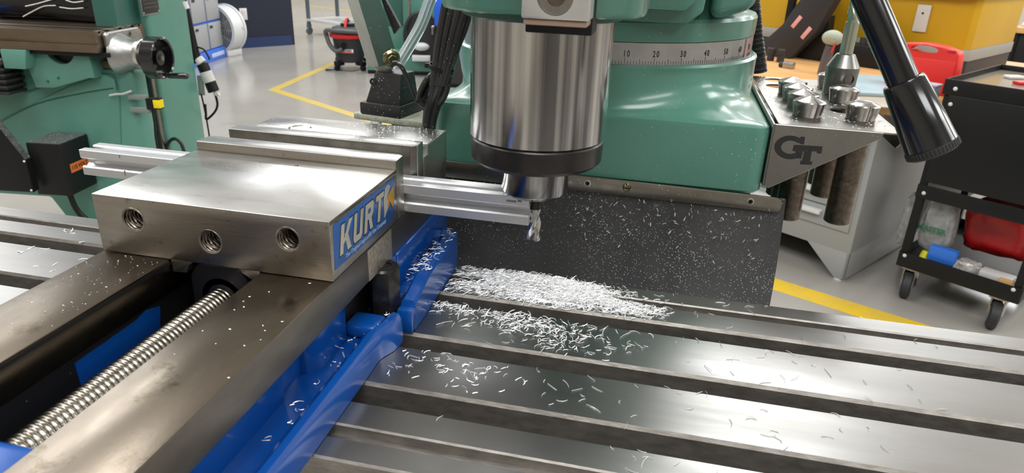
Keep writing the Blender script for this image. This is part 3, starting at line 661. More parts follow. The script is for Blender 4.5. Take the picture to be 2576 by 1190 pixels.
# column
g = G(); prism(g, rrect(-160, 386, 170, 124, 14), 'z', FZ+120, 700); col2 = p2('column', g, green_clean)
g = G(); prism(g, rrect(-200, 200, 330, 380, 30), 'z', FZ, FZ+125, 8); p2('base', g, green_clean)
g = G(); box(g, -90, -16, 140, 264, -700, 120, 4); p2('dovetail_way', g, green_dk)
na = F2.on(358, 41, x=10); nb2 = F2.on(402, 33, x=10)
g = G(); box(g, 9, 12, na[1], nb2[1], na[2], na[2]+95, 1.5); np_ = p2('name_plate', g, alu_cast)
g = G(); box(g, 11, 12.6, na[1]+4, nb2[1]-4, na[2]+5, na[2]+90, .5); p2('plate_face', g, blk2, np_)
for yy in (na[1]+8, nb2[1]-8): g = G(); sphere(g, (12.6, yy, na[2]+9), 2.2, (.6, 1, 1), 10); p2('rivet', g, white_m, np_)
for zz_ in (22, 34, 46, 60): g = G(); box(g, 12.4, 13, na[1]+14, nb2[1]-14, na[2]+zz_, na[2]+zz_+4); p2('raised_line', g, steel_dark, np_)
g = G()
for z in (96, 84, 72, 60, 48, 36): text(g, 'MILLING MACHINE'[:10+int(z) % 5], 9, axes((-7, 297.2, z), (1, 0, 0), (0, 0, 1)), .2)
bpy.data.objects.remove(np_) if False else None
g.free()
# scale bar and its sensor
a = F2.on(372, 176, y=250); b = F2.on(408, 378, y=250)
g = G(); box(g, -22, 2, 236, 256, -640, -140, 2, M=Matrix.Rotation(0, 4, 'Z')); sb = p2('scale_bar', g, steel_strip)
g = G(); box(g, -3, -1, 232, 236, -640, -140); p2('scale_slot', g, blk2, sb)
for z in (F2.on(345, 243, y=66)[2], F2.on(345, 275, y=66)[2]):
    g = G(); box(g, F2.on(322, 243, y=66)[0], F2.on(372, 248, y=66)[0], 62, 74, z-10, z+6, 1.5); p2('sensor_arm', g, mat('grey_green_bar', '7b857f', .4), sb)
q = F2.on(397, 260, y=70)
g = G(); box(g, q[0]-34, q[0]-10, 60, 80, q[2]-20, q[2]+16, 3); sen = p2('sensor_block', g, blk, sb)
t_y = thing('position_sensor', 'bright yellow labelled sensor block on the scale bar', 'sensor', w2(q[0], 70, q[2]-16), 7.5)
g = G(); box(g, q[0]-9.5, q[0]+13, 58, 82, q[2]-17, q[2]+17, 2, M=M2M); part('body', g, blk, t_y)
g = G(); box(g, q[0]-8, q[0]+13.8, 57, 80, q[2]-13, q[2]+13, 1.5, M=M2M); part('sticker', g, yellow_s, t_y, 'bright yellow sticker')
g = G(); tube(g, [M2M @ Vector(p) for p in ((q[0]-20, 66, q[2]-20), (q[0]-18, 64, q[2]-60), (q[0]-24, 66, q[2]-110), (q[0]-26, 70, q[2]-190))], 3, 8); part('cable', g, blk, t_y)
g = G(); tube(g, [M2M @ Vector(tuple(F2.on(u, v, y=60))) for u, v in ((276, 240), (292, 237), (310, 236), (330, 229))], 3.2, 8); solo('spring_clip', g, rag, 'small white cord end sticking out beside the grey sensor arms', 'cord')
g = G(); tube(g, [M2M @ Vector(tuple(F2.on(u, v, y=256))) for u, v in ((416, 385), (425, 358), (440, 349), (456, 362), (466, 390))], 6, 8); solo('flexible_hose', g, blk2, 'dark looped hose in front of the green column foot, behind the vise', 'hose')
# cable with connectors down the column side
def P2(pix, y): return [tuple(M2M @ Vector(tuple(F2.on(u, v, y=y)))) for u, v in pix]
t = thing('power_cable', 'black and white banded plug connector hanging beside the left green column', 'cable', P2([(500, 300)], 330)[0], 7.5)
L_ = P2([(450, -30), (462, 5), (474, 60), (486, 120), (496, 158)], 540)
g = G(); tube(g, L_, lambda s: 10+10*s, 12, 5); part('sheath', g, blk, t)
cps = [(497, 148), (508, 160), (517, 180), (528, 206), (538, 230)]
CP_ = P2(cps, 540)
for i, (m_, r) in enumerate(((white_p, 19), (blk, 21), (rag, 22), (blk, 21))):
    g = G(); lathe(g, [(r-2, 0), (r, 2), (r, (Vector(CP_[i+1])-Vector(CP_[i])).length-1), (r-3, (Vector(CP_[i+1])-Vector(CP_[i])).length+1)], CP_[i], Vector(CP_[i+1])-Vector(CP_[i]), 20); part('band', g, m_, t, ('white' if m_ is not blk else 'black')+' plug band')
g = G(); tube(g, P2([(539, 232), (545, 238), (551, 236)], 540), 7, 8); part('strain_relief', g, white_p, t)
g = G(); tube(g, P2([(464, 4), (468, 14), (472, 22)], 300), 8, 8); part('collar', g, rag, t)
g = G(); tube(g, P2([(492, 118), (512, 124), (524, 142), (527, 150)], 540), 3.5, 6); part('cord', g, blk, t)
g = G(); tube(g, P2([(541, 236), (547, 262), (540, 282), (520, 300), (518, 285), (516, 262)], 540), 4.5, 8); part('cord', g, blk, t)
g = G(); tube(g, P2([(506, 236), (512, 262), (518, 292), (523, 320), (528, 352)], 540), 3, 6); part('cord', g, blk, t)
g = G(); L_ = P2([(495, 190), (508, 190), (514, 240), (500, 240)], 540); quadplate(g, L_, 6, (0, 1, 0)); part('bracket', g, mat('grey_bracket', '8b8f87', .5), t)
# black film heap on the table, blue part and brown bar
P_ = P2([(40, 36), (62, -30), (150, -60), (322, -50), (330, 10), (318, 48), (200, 44)], 215)
g = G(); prism(g, [(p[0], p[1]) for p in [(-480, 2), (-455, 55), (-400, 110), (-250, 130), (-120, 120), (-96, 60), (-104, 2)]], 'y', 190, 255, 16, 3, M=M2M)
bmesh.ops.subdivide_edges(g, edges=g.edges[:], cuts=3, use_grid_fill=True)
for v in g.verts: d = noise.noise(v.co*.02); v.co += Vector((d*8, d*12, d*8 if v.co.z > -20 else 0))
solo('plastic_film', g, blkbag, 'black shiny plastic film heaped on the left mill table', 'plastic sheet', sharp=60)
g = G()
for pp_ in ([(58, 42), (80, 30), (110, 16), (140, 14)], [(64, 16), (95, 9), (130, -1)], [(165, 0), (185, 6), (210, 3)], [(150, 18), (180, 22), (210, 20)]):
    tube(g, P2(pp_, 176), 1.8, 6, 4)
solo('film_edge', g, white_p, 'pale folded edges of the black film on the left mill table', 'plastic sheet')
g = G(); box(g, -700, -484, 120, 200, .5, 26, 3, M=M2M); solo('parallel_block', g, blue2, 'blue block at the left edge of the left mill table', 'block')
g = G(); box(g, -1000, -430, 290, 420, -20, 40, 3, M=M2M); box(g, -1000, -430, 284, 420, 52, 90, 3, M=M2M); box(g, -1000, -430, 300, 420, 40, 52, M=M2M)
solo('machine_vise', g, brown, 'brown steel bars behind the blue block on the left machine', 'vise')

# black control box and folded guard in front of the knee
xr = F2.on(149, 364, y=-60)[0]
A0 = F2.on(149, 364, x=xr); A1 = F2.on(267, 326, x=xr); A2 = F2.on(172, 498, x=xr)
t = thing('control_box', 'black control box with an orange voltage label in front of the left machine', 'control box', w2(xr-60, A0[1]+40, A2[2]), 7.5)
yb = min(A1[1], 70)
g = G(); box(g, xr-110, xr, A0[1], yb, A2[2], A0[2], 4, M=M2M); bx = part('housing', g, blk, t)
g = G(); box(g, xr-108, xr-2, A0[1]+2, yb-2, A0[2]-.5, A0[2]+1.2, M=M2M); part('chip_covered_top', g, mat('chip_dusted_black_top', (.05, .055, .053), .5, 0, (.12, .13, .125), 60, speck='c8ccc8', spscale=120, spth=.2), bx)
la = F2.on(176, 414, x=xr+1); lb = F2.on(220, 401, x=xr+1); lc = F2.on(180, 436, x=xr+1)
g = G(); box(g, xr, xr+1.2, la[1], lb[1]+6, lc[2], la[2], M=M2M); lb_ = part('label', g, orange, t, 'orange voltage label')
hh = la[2]-lc[2]
g = G(); text(g, '115 VOLT', hh*.62, M2M @ axes((xr+1.4, la[1]+4, (la[2]+lc[2])/2), (0, 1, 0), (0, 0, 1)), .3, bold=.5, align='LEFT'); part('label_text', g, txt_k, lb_)
g = G(); tube(g, [M2M @ Vector(p) for p in ((xr-20, A0[1]+20, A2[2]+4), (xr-10, A0[1]+26, A2[2]-60), (xr+30, A0[1]+40, A2[2]-120), (xr+70, A0[1]+60, A2[2]-200), (xr+100, A0[1]+90, -700))], 9, 10); part('cable', g, blk, t)
gy = A0[1]-30
t = thing('sheet_metal_guard', 'folded black sheet guard with bare edges at the left frame edge', 'guard', w2(xr-260, gy, A2[2]), 7.5)
GP = cb3([(-60, 250), (62, 402), (84, 484), (-60, 476)], gy)
g = G(); prism(g, GP, 'y', gy, gy+3, .8, M=M2M); fp = part('front_sheet', g, blk, t)
GA = cb3([(62, 402), (84, 484)], gy)
g = G(); quadplate(g, [M2M @ Vector(p) for p in ((GA[0][0], gy+1, GA[0][1]), (GA[0][0], gy+24, GA[0][1]), (GA[1][0], gy+24, GA[1][1]+4), (GA[1][0], gy+1, GA[1][1]))], 2, (1, 0, 0)); part('side_sheet', g, blk, t)
GB = cb3([(-60, 250), (62, 402)], gy)
g = G(); quadplate(g, [M2M @ Vector(p) for p in ((GB[0][0], gy+1, GB[0][1]), (GB[0][0], gy+24, GB[0][1]), (GB[1][0], gy+24, GB[1][1]), (GB[1][0], gy+1, GB[1][1]))], 2, (0, 0, 1)); part('top_fold', g, mat('chip_dusted_black_top', None), t)
for (u, v) in ((61, 406), (79, 479)):
    p = F2.on(u, v, y=gy); g = G(); sphere(g, p, 3.6); g.transform(M2M); part('rivet', g, white_m, fp)
# ================================================================ THE MILL IN FRONT
mill = thing('milling_machine', 'green milling machine with polished quill and slotted steel table in the foreground', 'milling machine', (190, 470, -FL))
Z_ = [(-38.2, -21.3), (-11.1, 10.3), (29.3, 73.6), (90.8, 137.6), (154.7, 178.0), (186.6, 204.6)]
depth = [7, 34, 34, 34, 7]
TX0, TX1 = -640, 900
# the slotted table: strips are one casting; the slots are real
pr_ = [(204.6, -75), (150, -75), (150, -110), (20, -110), (20, -75), (-38.2, -75), (-38.2, -1.2), (-37, 0)]
for i, (a, b) in enumerate(Z_):
    pr_.append((b-1.0, 0)); pr_.append((b, -1.0))
    if i < 5:
        c = Z_[i+1][0]; d = depth[i]
        if d > 10:
            pr_ += [(b, -18), (b-7, -18), (b-7, -30), (c+7, -30), (c+7, -18), (c, -18), (c, -2.2), (c+1.6, 0)]
        else: pr_ += [(b, -d), (c, -d), (c, -1.0), (c+1.0, 0)]
pr_[-2] = pr_[-2]
g = G(); prism(g, pr_, 'x', TX0, TX1); tb = part('table', g, steel_table, mill)
tb.data.materials.append(steel_wall)
for f in tb.data.polygons:
    n = f.normal
    if abs(n.y) > .35: f.material_index = 1
    elif f.center.z*1000-FL < -4+0 and False: f.material_index = 1
for f in tb.data.polygons:
    if (f.center.z*1000) < FL-3 and f.normal.z > .5: f.material_index = 1
g = G(); prism(g, [(-60, -250), (270, -250), (262, -140), (235, -110), (-35, -110), (-52, -140)], 'y', -20, 236, 4); part('saddle', g, green, mill)
g = G(); box(g, -10, 330, -60, 300, -700, -250, 20); part('knee', g, green, mill)
g = G(); box(g, 60, 260, -30, 260, -FL+90, -690, 6); part('knee_screw_housing', g, green, mill)
g = G(); prism(g, rrect(190, 400, 330, 560, 40), 'z', -FL, -FL+100, 10); part('base', g, green, mill)
# column: square casting that flares up into the round turret seat
YB = 300.; RC = (180.3, 468.); RR = 150.
def sq(hx, hy, r, cx=191.2, cy=470., k=10): return rrect(cx, cy, hx, hy, r, k)
def rad(i, n): return i
rings = []
HX, HY = 148.8, 170.
def dens(P, k=14):
    out = []
    for i in range(len(P)):
        a, b = P[i], P[(i+1) % len(P)]; d = math.hypot(b[0]-a[0], b[1]-a[1]); m = k if d > 50 else 1
        out += [(a[0]+(b[0]-a[0])*j/m, a[1]+(b[1]-a[1])*j/m) for j in range(m)]
    return out
_sq = sq
def sq(*a): return dens(_sq(*a))
base_r = sq(HX, HY, 13); n = len(base_r)
def circ(R, c):
    out = []
    for (x, y) in base_r:
        a = math.atan2(y-470, x-191.2); out.append((c[0]+R*math.cos(a), c[1]+R*math.sin(a)))
    return out
def blend(A, B, s): return [(a[0]*(1-s)+b[0]*s, a[1]*(1-s)+b[1]*s) for a, b in zip(A, B)]
CR = circ(RR+6, RC)
rings.append([(x, y, 56.5) for x, y in sq(HX-2.5, HY-2.5, 11)])
rings.append([(x, y, 59) for x, y in base_r])
rings.append([(x, y, 110) for x, y in base_r])
rings.append([(x, y, 114.2) for x, y in sq(HX-1.2, HY-1.2, 12)])
rings.append([(x, y, 116.2) for x, y in sq(HX-4.5, HY-4.5, 11)])
B0 = sq(HX-5, HY-5, 11)
for t_, s_ in ((.03, .22), (.07, .42), (.13, .58), (.22, .72), (.34, .83), (.48, .91), (.66, .965), (.84, .992), (.93, 1.0)):
    rings.append([(x, y, 116.5+36*t_) for x, y in blend(B0, CR, s_)])
rings.append([(x, y, 153.6) for x, y in circ(RR+6.5, RC)])
rings.append([(x, y, 155.4) for x, y in circ(RR+3.5, RC)])
rings.append([(x, y, 155.6) for x, y in circ(RR-4, RC)])
g = G(); loft(g, rings); col = part('column_head', g, green, mill, sharp=24)
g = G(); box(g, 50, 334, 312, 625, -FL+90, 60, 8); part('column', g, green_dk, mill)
g = G(); lathe(g, [(RR, 155.6), (RR, 174.4)], (RC[0], RC[1], 0), n=128); dial = part('dial_band', g, dialm, mill)
g = G(); gm_ = G()
A60 = 12.1  # bearing of the 10-degree mark, from -y towards +x
def ringpt(deg, z, r=RR): a = math.radians(deg); return Vector((RC[0]+r*math.sin(a), RC[1]-r*math.cos(a), z))
for d_ in range(-20, 76):
    a = A60-10+d_; h = 5.6 if d_ % 10 == 0 else (4.6 if d_ % 5 == 0 else 3.0)
    o_ = ringpt(a, 156.2, RR+.02); tx = Vector((math.cos(math.radians(a)), math.sin(math.radians(a)), 0))
    box(gm_, -.16, .16, 0, h, -.02, .12, M=axes(o_, tx, (0, 0, 1)))
for d_ in range(-20, 71, 10):
    a = A60-10+d_+.4; tx = Vector((math.cos(math.radians(a)), math.sin(math.radians(a)), 0))
    text(g, str(abs(d_)), 7.6, axes(ringpt(a, 165.0, RR+.1), tx, (0, 0, 1)) @ Matrix.Diagonal((.66, 1, 1, 1)), .06, bold=.1, space=1.35)
part('degree_mark', gm_, txt_k, dial, kind='stuff'); part('degree_number', g, txt_k, dial, 'black degree numbers 10 to 60')
g = G(); lathe(g, [(RR-3, 174.4), (RR+.6, 175), (RR+1, 191), (RR-1, 194), (RR-8, 196), (118, 214), (104, 236), (100, 300)], (RC[0], RC[1], 0), n=96); part('turret', g, green, mill)
ra = 19.; 
a = math.radians(A60-10+64.6); g = G(); box(g, -2.2, 2.2, .6, 18, 0, .9, M=axes(ringpt(A60-10+66, 156, RR), (math.cos(a), math.sin(a), 0), (0, 0, 1))); part('stop_tab', g, mat('faded_red_tab', 'b08585', .5), dial)
# knuckle block above the turret, front of ram, chamfered at its lower right
xk1 = 273.
g = G(); prism(g, [(120, 192.5), (xk1-13, 192.5), (xk1-1, 203), (xk1, 216), (xk1, 330), (120, 330)], 'y', 314, 470, 2.5, 3); part('ram_knuckle', g, green, mill)
g = G(); prism(g, [(120, 204), (xk1-16, 204), (xk1-8, 212), (xk1-8, 330), (120, 330)], 'y', 296, 312, 3, 2); part('knuckle_flange', g, green, mill)
g = G(); prism(g, [(xk1+6, 195), (312, 205), (322, 240), (316, 330), (xk1+6, 330)], 'y', 330, 600, 9, 3); part('ram', g, green, mill)
# head
g = G()
hp = [(108, 150), (112, 118), (130, 100), (160, 96), (196, 98), (218, 104), (231, 118), (233, 150), (230, 200), (214, 296), (122, 296), (110, 210)]
t_ = bmesh.new()
def smooth_poly(P, k=5):
    P = [Vector((*p, 0)) for p in P]; n = len(P); out = []
    for i in range(n):
        a, b, c, d = P[i-1], P[i], P[(i+1) % n], P[(i+2) % n]
        for j in range(k):
            u = j/k; v = .5*((2*b)+(c-a)*u+(2*a-5*b+4*c-d)*u*u+(3*b-a-3*c+d)*u**3); out.append((v.x, v.y))
    return out
hs = smooth_poly(hp); t_.free()
def sc_(P, k, c=(170, 180)): return [(c[0]+(x-c[0])*k, c[1]+(y-c[1])*k) for x, y in P]
loft(g, [[(x, y, 212.5) for x, y in sc_(hs, .95)], [(x, y, 213.5) for x, y in sc_(hs, .985)], [(x, y, 216) for x, y in hs], [(x, y, 420) for x, y in hs]])
head = part('head', g, green, mill)
g = G(); lathe(g, [(49, 208), (51, 209), (51, 214)], (167.5, 154, 0), n=64); part('quill_bore_ring', g, green_dk, head)
# quill
g = G(); lathe(g, [(44.6, 131.4), (45.6, 132.4), (45.6, 215)], (167.5, 154, 0), n=96); qu = part('quill', g, steel_quill, mill)
g = G(); lathe(g, [(24, 114.4), (42.0, 114.4), (44.6, 117), (45.0, 129.8), (44.2, 130.9), (30, 130.9)], (167.5, 154, 0), n=96); part('quill_nut', g, blk_nut, mill)
g = G(); lathe(g, [(44.4, 130.7), (43.2, 131.0), (43.2, 131.6)], (167.5, 154, 0), n=64); part('quill_gap', g, blk, mill)
g = G(); lathe(g, [(13, 89.3), (19.5, 89.5), (22.9, 92.2), (23.2, 93.4), (23.2, 115)], (167.5, 154, 0), n=72); part('spindle_nose', g, steel_quill, mill)
# quill stop blocks
g = G(); p0 = on(1322, 82, y=88); p1 = on(1490, 85, y=88); box(g, p0[0], p1[0], 86, 109, p0[2]+.4, 260, 1); part('stop_block', g, blk, mill)
p0 = on(1310, 54, y=66); p1 = on(1481, 58, y=66)
g = G(); box(g, p0[0], p1[0], 66, 86, p0[2]+1.6, 262, 1.0); ab = part('scale_bracket', g, alu_block, mill)
p = on(1396, 2, y=66)
g = G(); lathe(g, [(9.5, -8), (9.5, 40)], (p[0], 60, p[2]+2), (0, 1, 0), 32); cut(ab, g)
g = G(); lathe(g, [(5, 0), (9.3, 0), (9.3, 3), (5, 3)], (p[0], 69, p[2]+2), (0, 1, 0), 28, closed=True); part('bolt', g, steel_collet, ab)
g = G(); cyl(g, (p[0], 70, p[2]+2), (p[0], 73, p[2]+2), 6, n=6); part('bolt_head', g, steel_shank, ab)
g = G(); box(g, p0[0]+1, p1[0]-1, 67.5, 85, p0[2]-1.6, p0[2]+1.4, .8); part('foot_strip', g, mat('tan_strip', 'a58b79', .4), ab)
# feed lever with grip, leaning to the right
H0 = on(2182, -8, y=100); H1 = on(2279, 206, y=92); H2 = on(2349, 384, y=86)
dirh = Vector(H2)-Vector(H1)
dirh = (Vector(H2)-Vector(H0)).normalized(); H1v = Vector(H0)+dirh*((Vector(H1)-Vector(H0)).dot(dirh)); L2 = (Vector(H2)-H1v).length
lev = part('feed_lever', cyl(G(), Vector(H0)-dirh*30, H1v+dirh*6, 7.6, 7.6, 32), blk_gloss, mill)
g = G(); lathe(g, [(7.8, .6), (8.6, -1.2), (9.6, -1.0), (10.2, .6), (11.9, L2*.62), (12.5, L2*.86), (12.6, L2*.885), (11.4, L2*.89), (11.4, L2*.9)], H1v, dirh, 40); grip = part('grip', g, blk_gloss, lev)
g = G(); lathe(g, [(12.0, L2*.885), (12.5, L2*.90), (12.4, L2*.985), (11.2, L2*1.01), (6, L2*1.02)], H1v, dirh, 40)
uu, vv, aa = basis(dirh)
for k in range(44):
    an = 2*PI*k/44; c_ = H1v+(uu*math.cos(an)+vv*math.sin(an))*12.45; cyl(g, c_+dirh*L2*.9, c_+dirh*L2*.985, .5, n=5)
part('knurled_cap', g, blk_rub, grip)
g = G(); tube(g, [Vector(H0)-dirh*25, (300, 110, 262), (250, 140, 275), (215, 170, 290)], 9, 12, 6); part('lever_arm', g, blk_gloss, lev)
# clamp strip and rubber apron
g = G()
sp = [(52, 46.5), (52, 62.8), (354.5, 57.2), (357.4, 54.5), (357.4, 48), (354.5, 45.2), (200, 42.2)]
sp = [(40, 46), (40, 62)]+[(352.5, 58.0), (356.2, 56.6), (357.4, 53.5), (357.2, 48.5), (355.6, 46.3), (352, 45.4)]
prism(g, sp, 'y', 292.6, 295.4, .5, 2, ang=50); st = part('clamp_strip', g, steel_strip, mill)
for i, (u, v) in enumerate(((1478, 461), (1577, 471), (1888, 507))):
    p = on(u, v, y=292.6)
    if i == 1:
        g = G(); lathe(g, [(1, -3.4), (2.6, -3.2), (3.6, -1.6), (3.8, 0)], (p[0], 292.6, p[2]), (0, 1, 0), 18); s_ = part('screw_head', g, brass, st)
        g = G(); box(g, p[0]-2.5, p[0]+2.5, 289, 289.6, p[2]-.4, p[2]+.4); part('screw_slot', g, blk, s_)
    else:
        g = G(); lathe(g, [(1.9, -.6), (3.1, -.4), (3.1, .2), (1.9, .2)], (p[0], 292.6, p[2]), (0, 1, 0), 20, closed=True); s_ = part('eyelet', g, steel_jaw, st)
        g = G(); cyl(g, (p[0], 292.3, p[2]), (p[0], 292.7, p[2]), 1.9, n=14); part('eyelet_hole', g, blk, s_)
g = G(); rows = []
for j in range(15):
    t_ = j/14; y = 296-60*t_**1.35+5*math.sin(t_*PI); z = 60-170*t_; row = []
    for i in range(31):
        s_ = i/30; x = 30+s_*(360.5-30+3*math.sin(t_*3)-10*t_*t_); yy = y+2.4*math.sin(s_*9+t_*2)*t_+(-1.8*math.sin(s_*5)*t_)
        zz = z+(1-t_)*(.0-(s_)*4.5)
        row.append(Vector((x, yy, zz)))
    rows.append(row)
F_ = [[g.verts.new(p) for p in r] for r in rows]; B_ = [[g.verts.new(p+Vector((0, 2.6, .8))) for p in r] for r in rows]
for j in range(14):
    for i in range(30):
        g.faces.new((F_[j][i], F_[j+1][i], F_[j+1][i+1], F_[j][i+1])); g.faces.new((B_[j][i], B_[j][i+1], B_[j+1][i+1], B_[j+1][i]))
for j in range(14):
    g.faces.new((F_[j][0], B_[j][0], B_[j+1][0], F_[j+1][0])); g.faces.new((F_[j][-1], F_[j+1][-1], B_[j+1][-1], B_[j][-1]))
for i in range(30):
    g.faces.new((F_[0][i], F_[0][i+1], B_[0][i+1], B_[0][i])); g.faces.new((F_[-1][i], B_[-1][i], B_[-1][i+1], F_[-1][i+1]))
bmesh.ops.recalc_face_normals(g, faces=g.faces); part('apron', g, blk_apron, mill, 'dusty black rubber apron', sharp=60)

# ================================================================ END MILL in the spindle
EX, EY = 167.5, 154.
def endmill(name, label, cat, cx, cy, ztip, zsh, ztop, rc, rs, m_cut, m_sh, up=False, turns=1.1, group=None):
    t = thing(name, label, cat, (cx, cy, min(ztip, ztop)), 0, group)
    g = bmesh.new(); R = []; N = 48; K = 36
    for j in range(K+1):
        s_ = j/K; z = ztip+(zsh-ztip)*s_; tw = s_*turns*2*PI; ring = []
        for i in range(N):
            a = 2*PI*i/N; q = (a % PI)/PI          # two flutes
            r = rc*(1-.42*max(0, math.sin(PI*min(q/.62, 1)))**1.3) if q < .62 else rc*(.93+.07*(1 if q > .9 else 0))
            if j == 0: r *= .93
            if s_ > .86: k = (s_-.86)/.14; r = r*(1-k)+rs*k
            ring.append((cx+r*math.cos(a+tw), cy+r*math.sin(a+tw), z))
        R.append(ring)
    loft(g, R); part('flutes', g, m_cut, t, sharp=40)
    g = G(); a, b = (zsh, ztop) if zsh < ztop else (ztop, zsh); lathe(g, [(rs, a), (rs, b)], (cx, cy, 0), n=32); part('shank', g, m_sh, t)
    return t
endmill('end_mill', 'fluted steel end mill held in the spindle beside the cut aluminium bar end', 'end mill', EX+.8, EY, 53.6, 78, 89.6, 5.2, 4.9, endm, blk_nut, turns=.45)

# ================================================================ VISE
vi = thing('machine_vise', 'blue machine vise with bright steel jaws bolted to the slotted table', 'vise', (0, 80, 0))
YF, YR = -165, 238.5
blueP = lambda n, g, par=None: part(n, g, blue, par or vi)
g = G(); box(g, -76.2, -30.2, -232, 166, 47.5, 68.1, .7); part('left_rail', g, steel_rail, vi)
g = G(); box(g, 30.6, 76.2, -232, 236, 45.2, 68.1, .7); rr = part('right_rail', g, steel_rail, vi)
g = G(); box(g, -76.2, 30, 160, 236, 45.2, 68.1, .7); part('rear_bed', g, steel_rail, vi)
rr.data.materials.append(steel_railside)
for f in rr.data.polygons:
    if f.normal.x > .9: f.material_index = 1
g = G(); box(g, -31.5, -29.9, -232, 160, 64.6, 66.6); part('rail_edge_groove', g, blk_void, vi)
g = G(); box(g, -29, 29.5, -228, -119, 9, 58, 7, 4); blueP('front_wall', g)
# blue casting: walls under the rails, floor, lipped base, rear shoulder
g = G(); box(g, -66, -34, -230, 236, 6, 47.6, 2); part('left_wall', g, blk_void, vi)  # black here stands for the dark void under the rail
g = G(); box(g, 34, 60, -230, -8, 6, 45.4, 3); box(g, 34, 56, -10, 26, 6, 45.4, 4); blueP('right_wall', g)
g = G(); box(g, 34, 62, 62, 236, 6, 45.0, 3); part('core_wall', g, blk_void, vi)  # painted black for the shade beside the coupling nut
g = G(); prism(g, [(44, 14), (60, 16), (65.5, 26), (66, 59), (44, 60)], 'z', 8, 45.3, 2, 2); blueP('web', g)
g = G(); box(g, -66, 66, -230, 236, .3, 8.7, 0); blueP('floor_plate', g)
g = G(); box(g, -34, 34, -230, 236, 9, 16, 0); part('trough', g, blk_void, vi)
bp_ = [on(u, v, x=-33) for u, v in ((190, 915), (345, 806), (372, 778), (404, 770), (404, 850), (260, 985), (212, 985))]
g = G(); prism(g, [(p[1], p[2]) for p in bp_], 'x', -34.5, -33, .4); blueP('inner_boss', g)
# front flange with raised lip (section in x,z swept along y with a lobe at the clamp)
def flange(secs):
    return [[(x, y, z) for x, z in s] for y, s in secs]
def fsec(xo, zc=20.0, xi=57, zb=9):
    return [(xi, .4), (xo, .4), (xo+.2, 8), (xo-.8, zc-3.5), (xo-2.6, zc), (xo-6.5, zc+.2), (xo-10.5, zc-3), (xo-14.5, zb+.6), (xo-20, zb), (xi, zb)]
g = G(); loft(g, flange([(-230, fsec(91)), (-60, fsec(91)), (40, fsec(90)), (52, fsec(89.5)), (58, fsec(91, 20.5)), (66, fsec(94.6, 21.5)), (78, fsec(96, 22)), (80.5, fsec(95.4, 21))])); fl = blueP('front_flange', g)
g = G(); box(g, 62, 86, 60, 80, 9, 19.5, 4, 3); blueP('clamp_pad', g)
# T-slot gap with step
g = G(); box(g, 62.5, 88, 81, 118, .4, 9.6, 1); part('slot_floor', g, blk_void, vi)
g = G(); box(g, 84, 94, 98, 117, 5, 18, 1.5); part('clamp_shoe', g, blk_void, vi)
# rear flange with pocket
def rsec(xo, zt, zf, xi=64, wall=9.5):
    return [(xi, .4), (xo, .4), (xo+.4, 12), (xo, zt-3), (xo-1.5, zt-.4), (xo-wall+1, zt), (xo-wall-.8, zt-1.5), (xo-wall-2.5, zf+2), (xo-wall-4, zf), (xi, zf)]
g = G(); loft(g, flange([(96, rsec(98.4, 12, 9)), (98, rsec(98.6, 22, 12)), (108, rsec(98.6, 24, 12)), (124, rsec(98.4, 28.5, 18)), (136, rsec(97.8, 29.5, 18)), (192, rsec(96.8, 30, 18)), (196, rsec(96.6, 30, 27)), (206, rsec(95.6, 29.8, 29.2)), (212, rsec(92, 28, 27.5)), (214.5, rsec(88, 24, 23.5))])); rf = part('rear_flange', g, blue, vi, sharp=20)
g = G(); box(g, 62, 78.2, 118, 236, 12, 45.2, 2); blueP('rear_wall', g)
g = G(); prism(g, [(62, 100), (72, 106), (78.2, 118), (62, 140)], 'z', 12, 44.5, 3, 3); blueP('wall_shoulder', g)
g = G(); box(g, 87.5, 98.8, 89.5, 97, .4, 18, 1.5); blueP('flange_tip', g)
g = G(); prism(g, [(-110, .4), (-62, .4), (-62, 14), (-100, 14), (-110, 9)], 'y', -230, 214, 3); blueP('left_flange', g)
# bare machined relief in the right side under the jaw
g = G(); prism(g, [(73.4, 45.4), (113, 44.6), (113, 66.6), (73.4, 66.8)], 'x', 70, 76.45, .2); part('relief_face', g, mat('pitted_bright_steel', (.5, .46, .4), .5, .8, (.3, .26, .21), 300, bump=.6, bscale=700), vi)
# fixed jaw
g = G(); box(g, -76.3, 76.3, 181.3, 238.5, 68.3, 105.6, .8); fj = part('fixed_jaw', g, steel_jaw, vi)
for (x, y, r) in ((-38, 205, 9.2), (40, 192, 8.4), (74, 186, 6), (-66, 188, 7.5)):
    g = G(); cyl(g, (x, y, 98), (x, y, 110), r, n=32); cut(fj, g)
    if abs(x) < 50: g = G(); lathe(g, [(r-.9, 99), (r-.4, 104.2), (r-1.4, 104.9)], (x, y, 0), n=32); part('bolt_plug', g, steel_jaw, fj)
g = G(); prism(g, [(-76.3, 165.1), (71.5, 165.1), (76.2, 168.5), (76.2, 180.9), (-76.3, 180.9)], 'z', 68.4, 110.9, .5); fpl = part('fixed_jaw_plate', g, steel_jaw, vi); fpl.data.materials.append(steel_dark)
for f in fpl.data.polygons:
    if f.normal.y < -.8: f.material_index = 1  # front face in darker steel: its dim reflection is put into the colour
